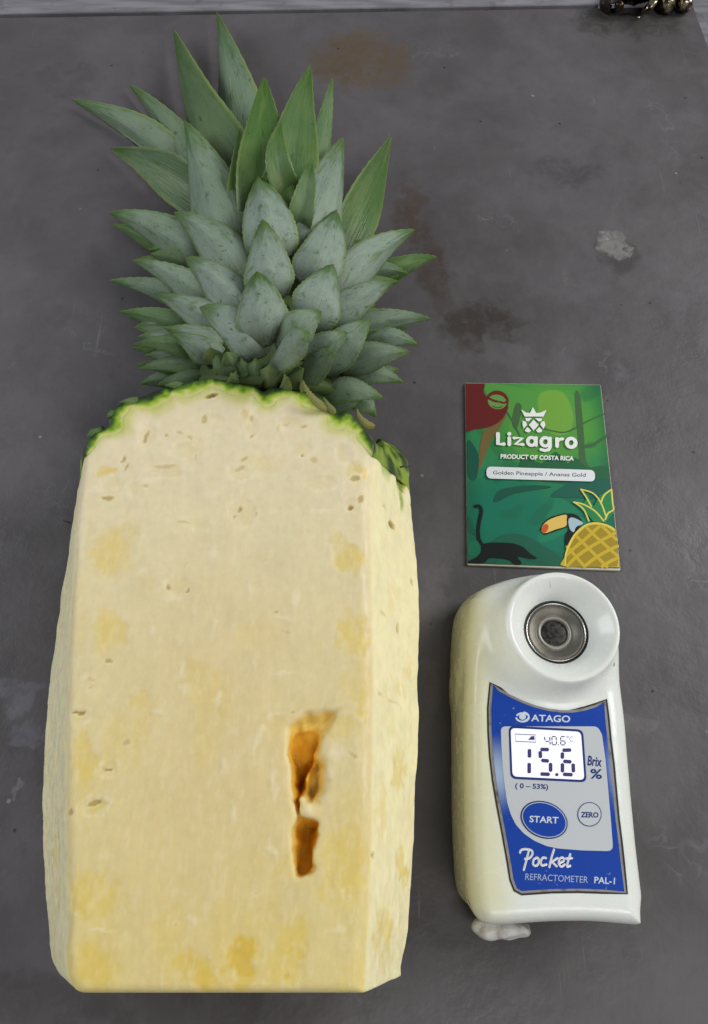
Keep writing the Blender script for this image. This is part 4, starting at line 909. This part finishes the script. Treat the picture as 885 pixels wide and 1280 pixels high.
# crumpled white stub under the lower left corner
h = .4*MM; e0 = P(624, 1166, 9*MM)
gx = np.arange(e0[0]-.016, e0[0]+.016, h); gy = np.arange(e0[1]-.010, e0[1]+.012, h); gz = np.arange(0, .018, h)
G = np.stack(np.meshgrid(gx, gy, gz, indexing='ij'), -1)
def elp(c_, r): q = (G-np.array(c_))/np.array(r); return (np.linalg.norm(q, axis=-1)-1)*min(r)
d = smin(elp(P(606,1157,9*MM), (.0040, .0024, .004)), elp(P(625,1161,9*MM), (.0054, .0024, .0045)), .003)
d = smin(d, elp(P(645,1162,8*MM), (.0040, .0020, .004)), .002)
d = d+(fbm(G, 190, 2)-.5)*.0018-np.abs(fbm(G+3, 160, 2)-.5)*.0016
V, Q = nets(d.astype(np.float32), np.array([gx[0], gy[0], gz[0]]), h)
m_stub = mat('crumpled_white_plastic', (.66, .65, .63), .35); N = NT(m_stub); N.b.inputs['Subsurface Weight'].default_value = .2; N.b.inputs['Subsurface Scale'].default_value = .002
N.l(N.mix(N.ramp(N.noise(N.obj(), 250, 4), .5, .65), (.74, .73, .71), (.56, .53, .50)), N.b.inputs['Base Color']); N.bump(N.noise(N.obj(), 300, 4), .3, .001)
npmesh('strap_stub', V, Q, m_stub, ref)

# ================================================================== metal fitting at the top right
fit = thing('metal_fitting', 'dark greasy metal fitting with shiny brassy studs at the top right corner', 'fitting', P(810, 2, 0))
m_brass = mat('dirty_brass', (.62, .52, .36), .22, 1.0); N = NT(m_brass); N.l(N.mix(N.ramp(N.noise(N.obj(), 220, 4), .36, .56), (.50, .43, .30), (.07, .05, .03)), N.b.inputs['Base Color']); N.bump(N.noise(N.obj(), 200, 3), .5, .002)
m_grime = mat('black_grime', (.02, .015, .012), .28); N = NT(m_grime); N.bump(N.noise(N.obj(), 180, 4), .7, .003)
h = .6*MM; e0 = P(800, -8, 4*MM); gx = np.arange(e0[0]-.028, e0[0]+.034, h); gy = np.arange(e0[1]-.012, e0[1]+.022, h); gz = np.arange(-.001, .018, h)
G = np.stack(np.meshgrid(gx, gy, gz, indexing='ij'), -1)
d = elp(P(790,-2,5*MM), (.014, .008, .008)); d = smin(d, elp(P(770,2,4*MM), (.007, .005, .006)), .003); d = smin(d, elp(P(835,-10,4*MM), (.013, .008, .006)), .003); d += (fbm(G, 170, 3)-.5)*.004
V, Q = nets(d.astype(np.float32), np.array([gx[0], gy[0], gz[0]]), h); npmesh('grimy_base', V, Q, m_grime, fit)
for x, y, r in ((833, 5, 11.5), (856, 5, 10)):
    s = mmpp(x, y, 6*MM)*r
    st_ = lathe('stud', [(s*.18, s*.75), (s*.22, s*.98), (s*.5, s*.88), (s*.8, s*.6), (s, s*.1), (s*.98, -s*.5)], P(x, y, 4.0*MM), m_brass, fit, 32)
ln = [P(x, y, z*MM) for x, y, z in ((820, -6, 8), (817, 2, 9), (811, 9, 8), (804, 14, 5))]
V = []; Fc = []
for i, p in enumerate(ln):
    a = np.array(ln[max(i-1, 0)]); b = np.array(ln[min(i+1, 3)]); t_ = (b-a)/np.linalg.norm(b-a); n1_ = np.cross(t_, [0, 0, 1]); n1_ /= np.linalg.norm(n1_); n2_ = np.cross(n1_, t_)
    for j in range(10): q = 2*math.pi*j/10; V.append(tuple(np.array(p)+(n1_*math.cos(q)*.0022+n2_*math.sin(q)*.0016)*(1-.25*(i == 3))))
for i in range(3):
    for j in range(10): k = (j+1) % 10; Fc.append((i*10+j, i*10+k, (i+1)*10+k, (i+1)*10+j))
Fc += [tuple(range(10))[::-1], tuple(range(30, 40))]
build('curved_lug', V, Fc, m_brass, fit, True)
for x, y, r in ((774, 7, 6), (763, 8, 2.2), (798, 22, 2)):
    s = mmpp(x, y, 5*MM)*r; lathe('bead', [(s*.1, s), (s*.6, s*.8), (s*.95, s*.3), (s, -s*.2), (s*.7, -s*.7)], P(x, y, 5.5*MM if r > 3 else 1.2*MM), m_brass, fit, 20)
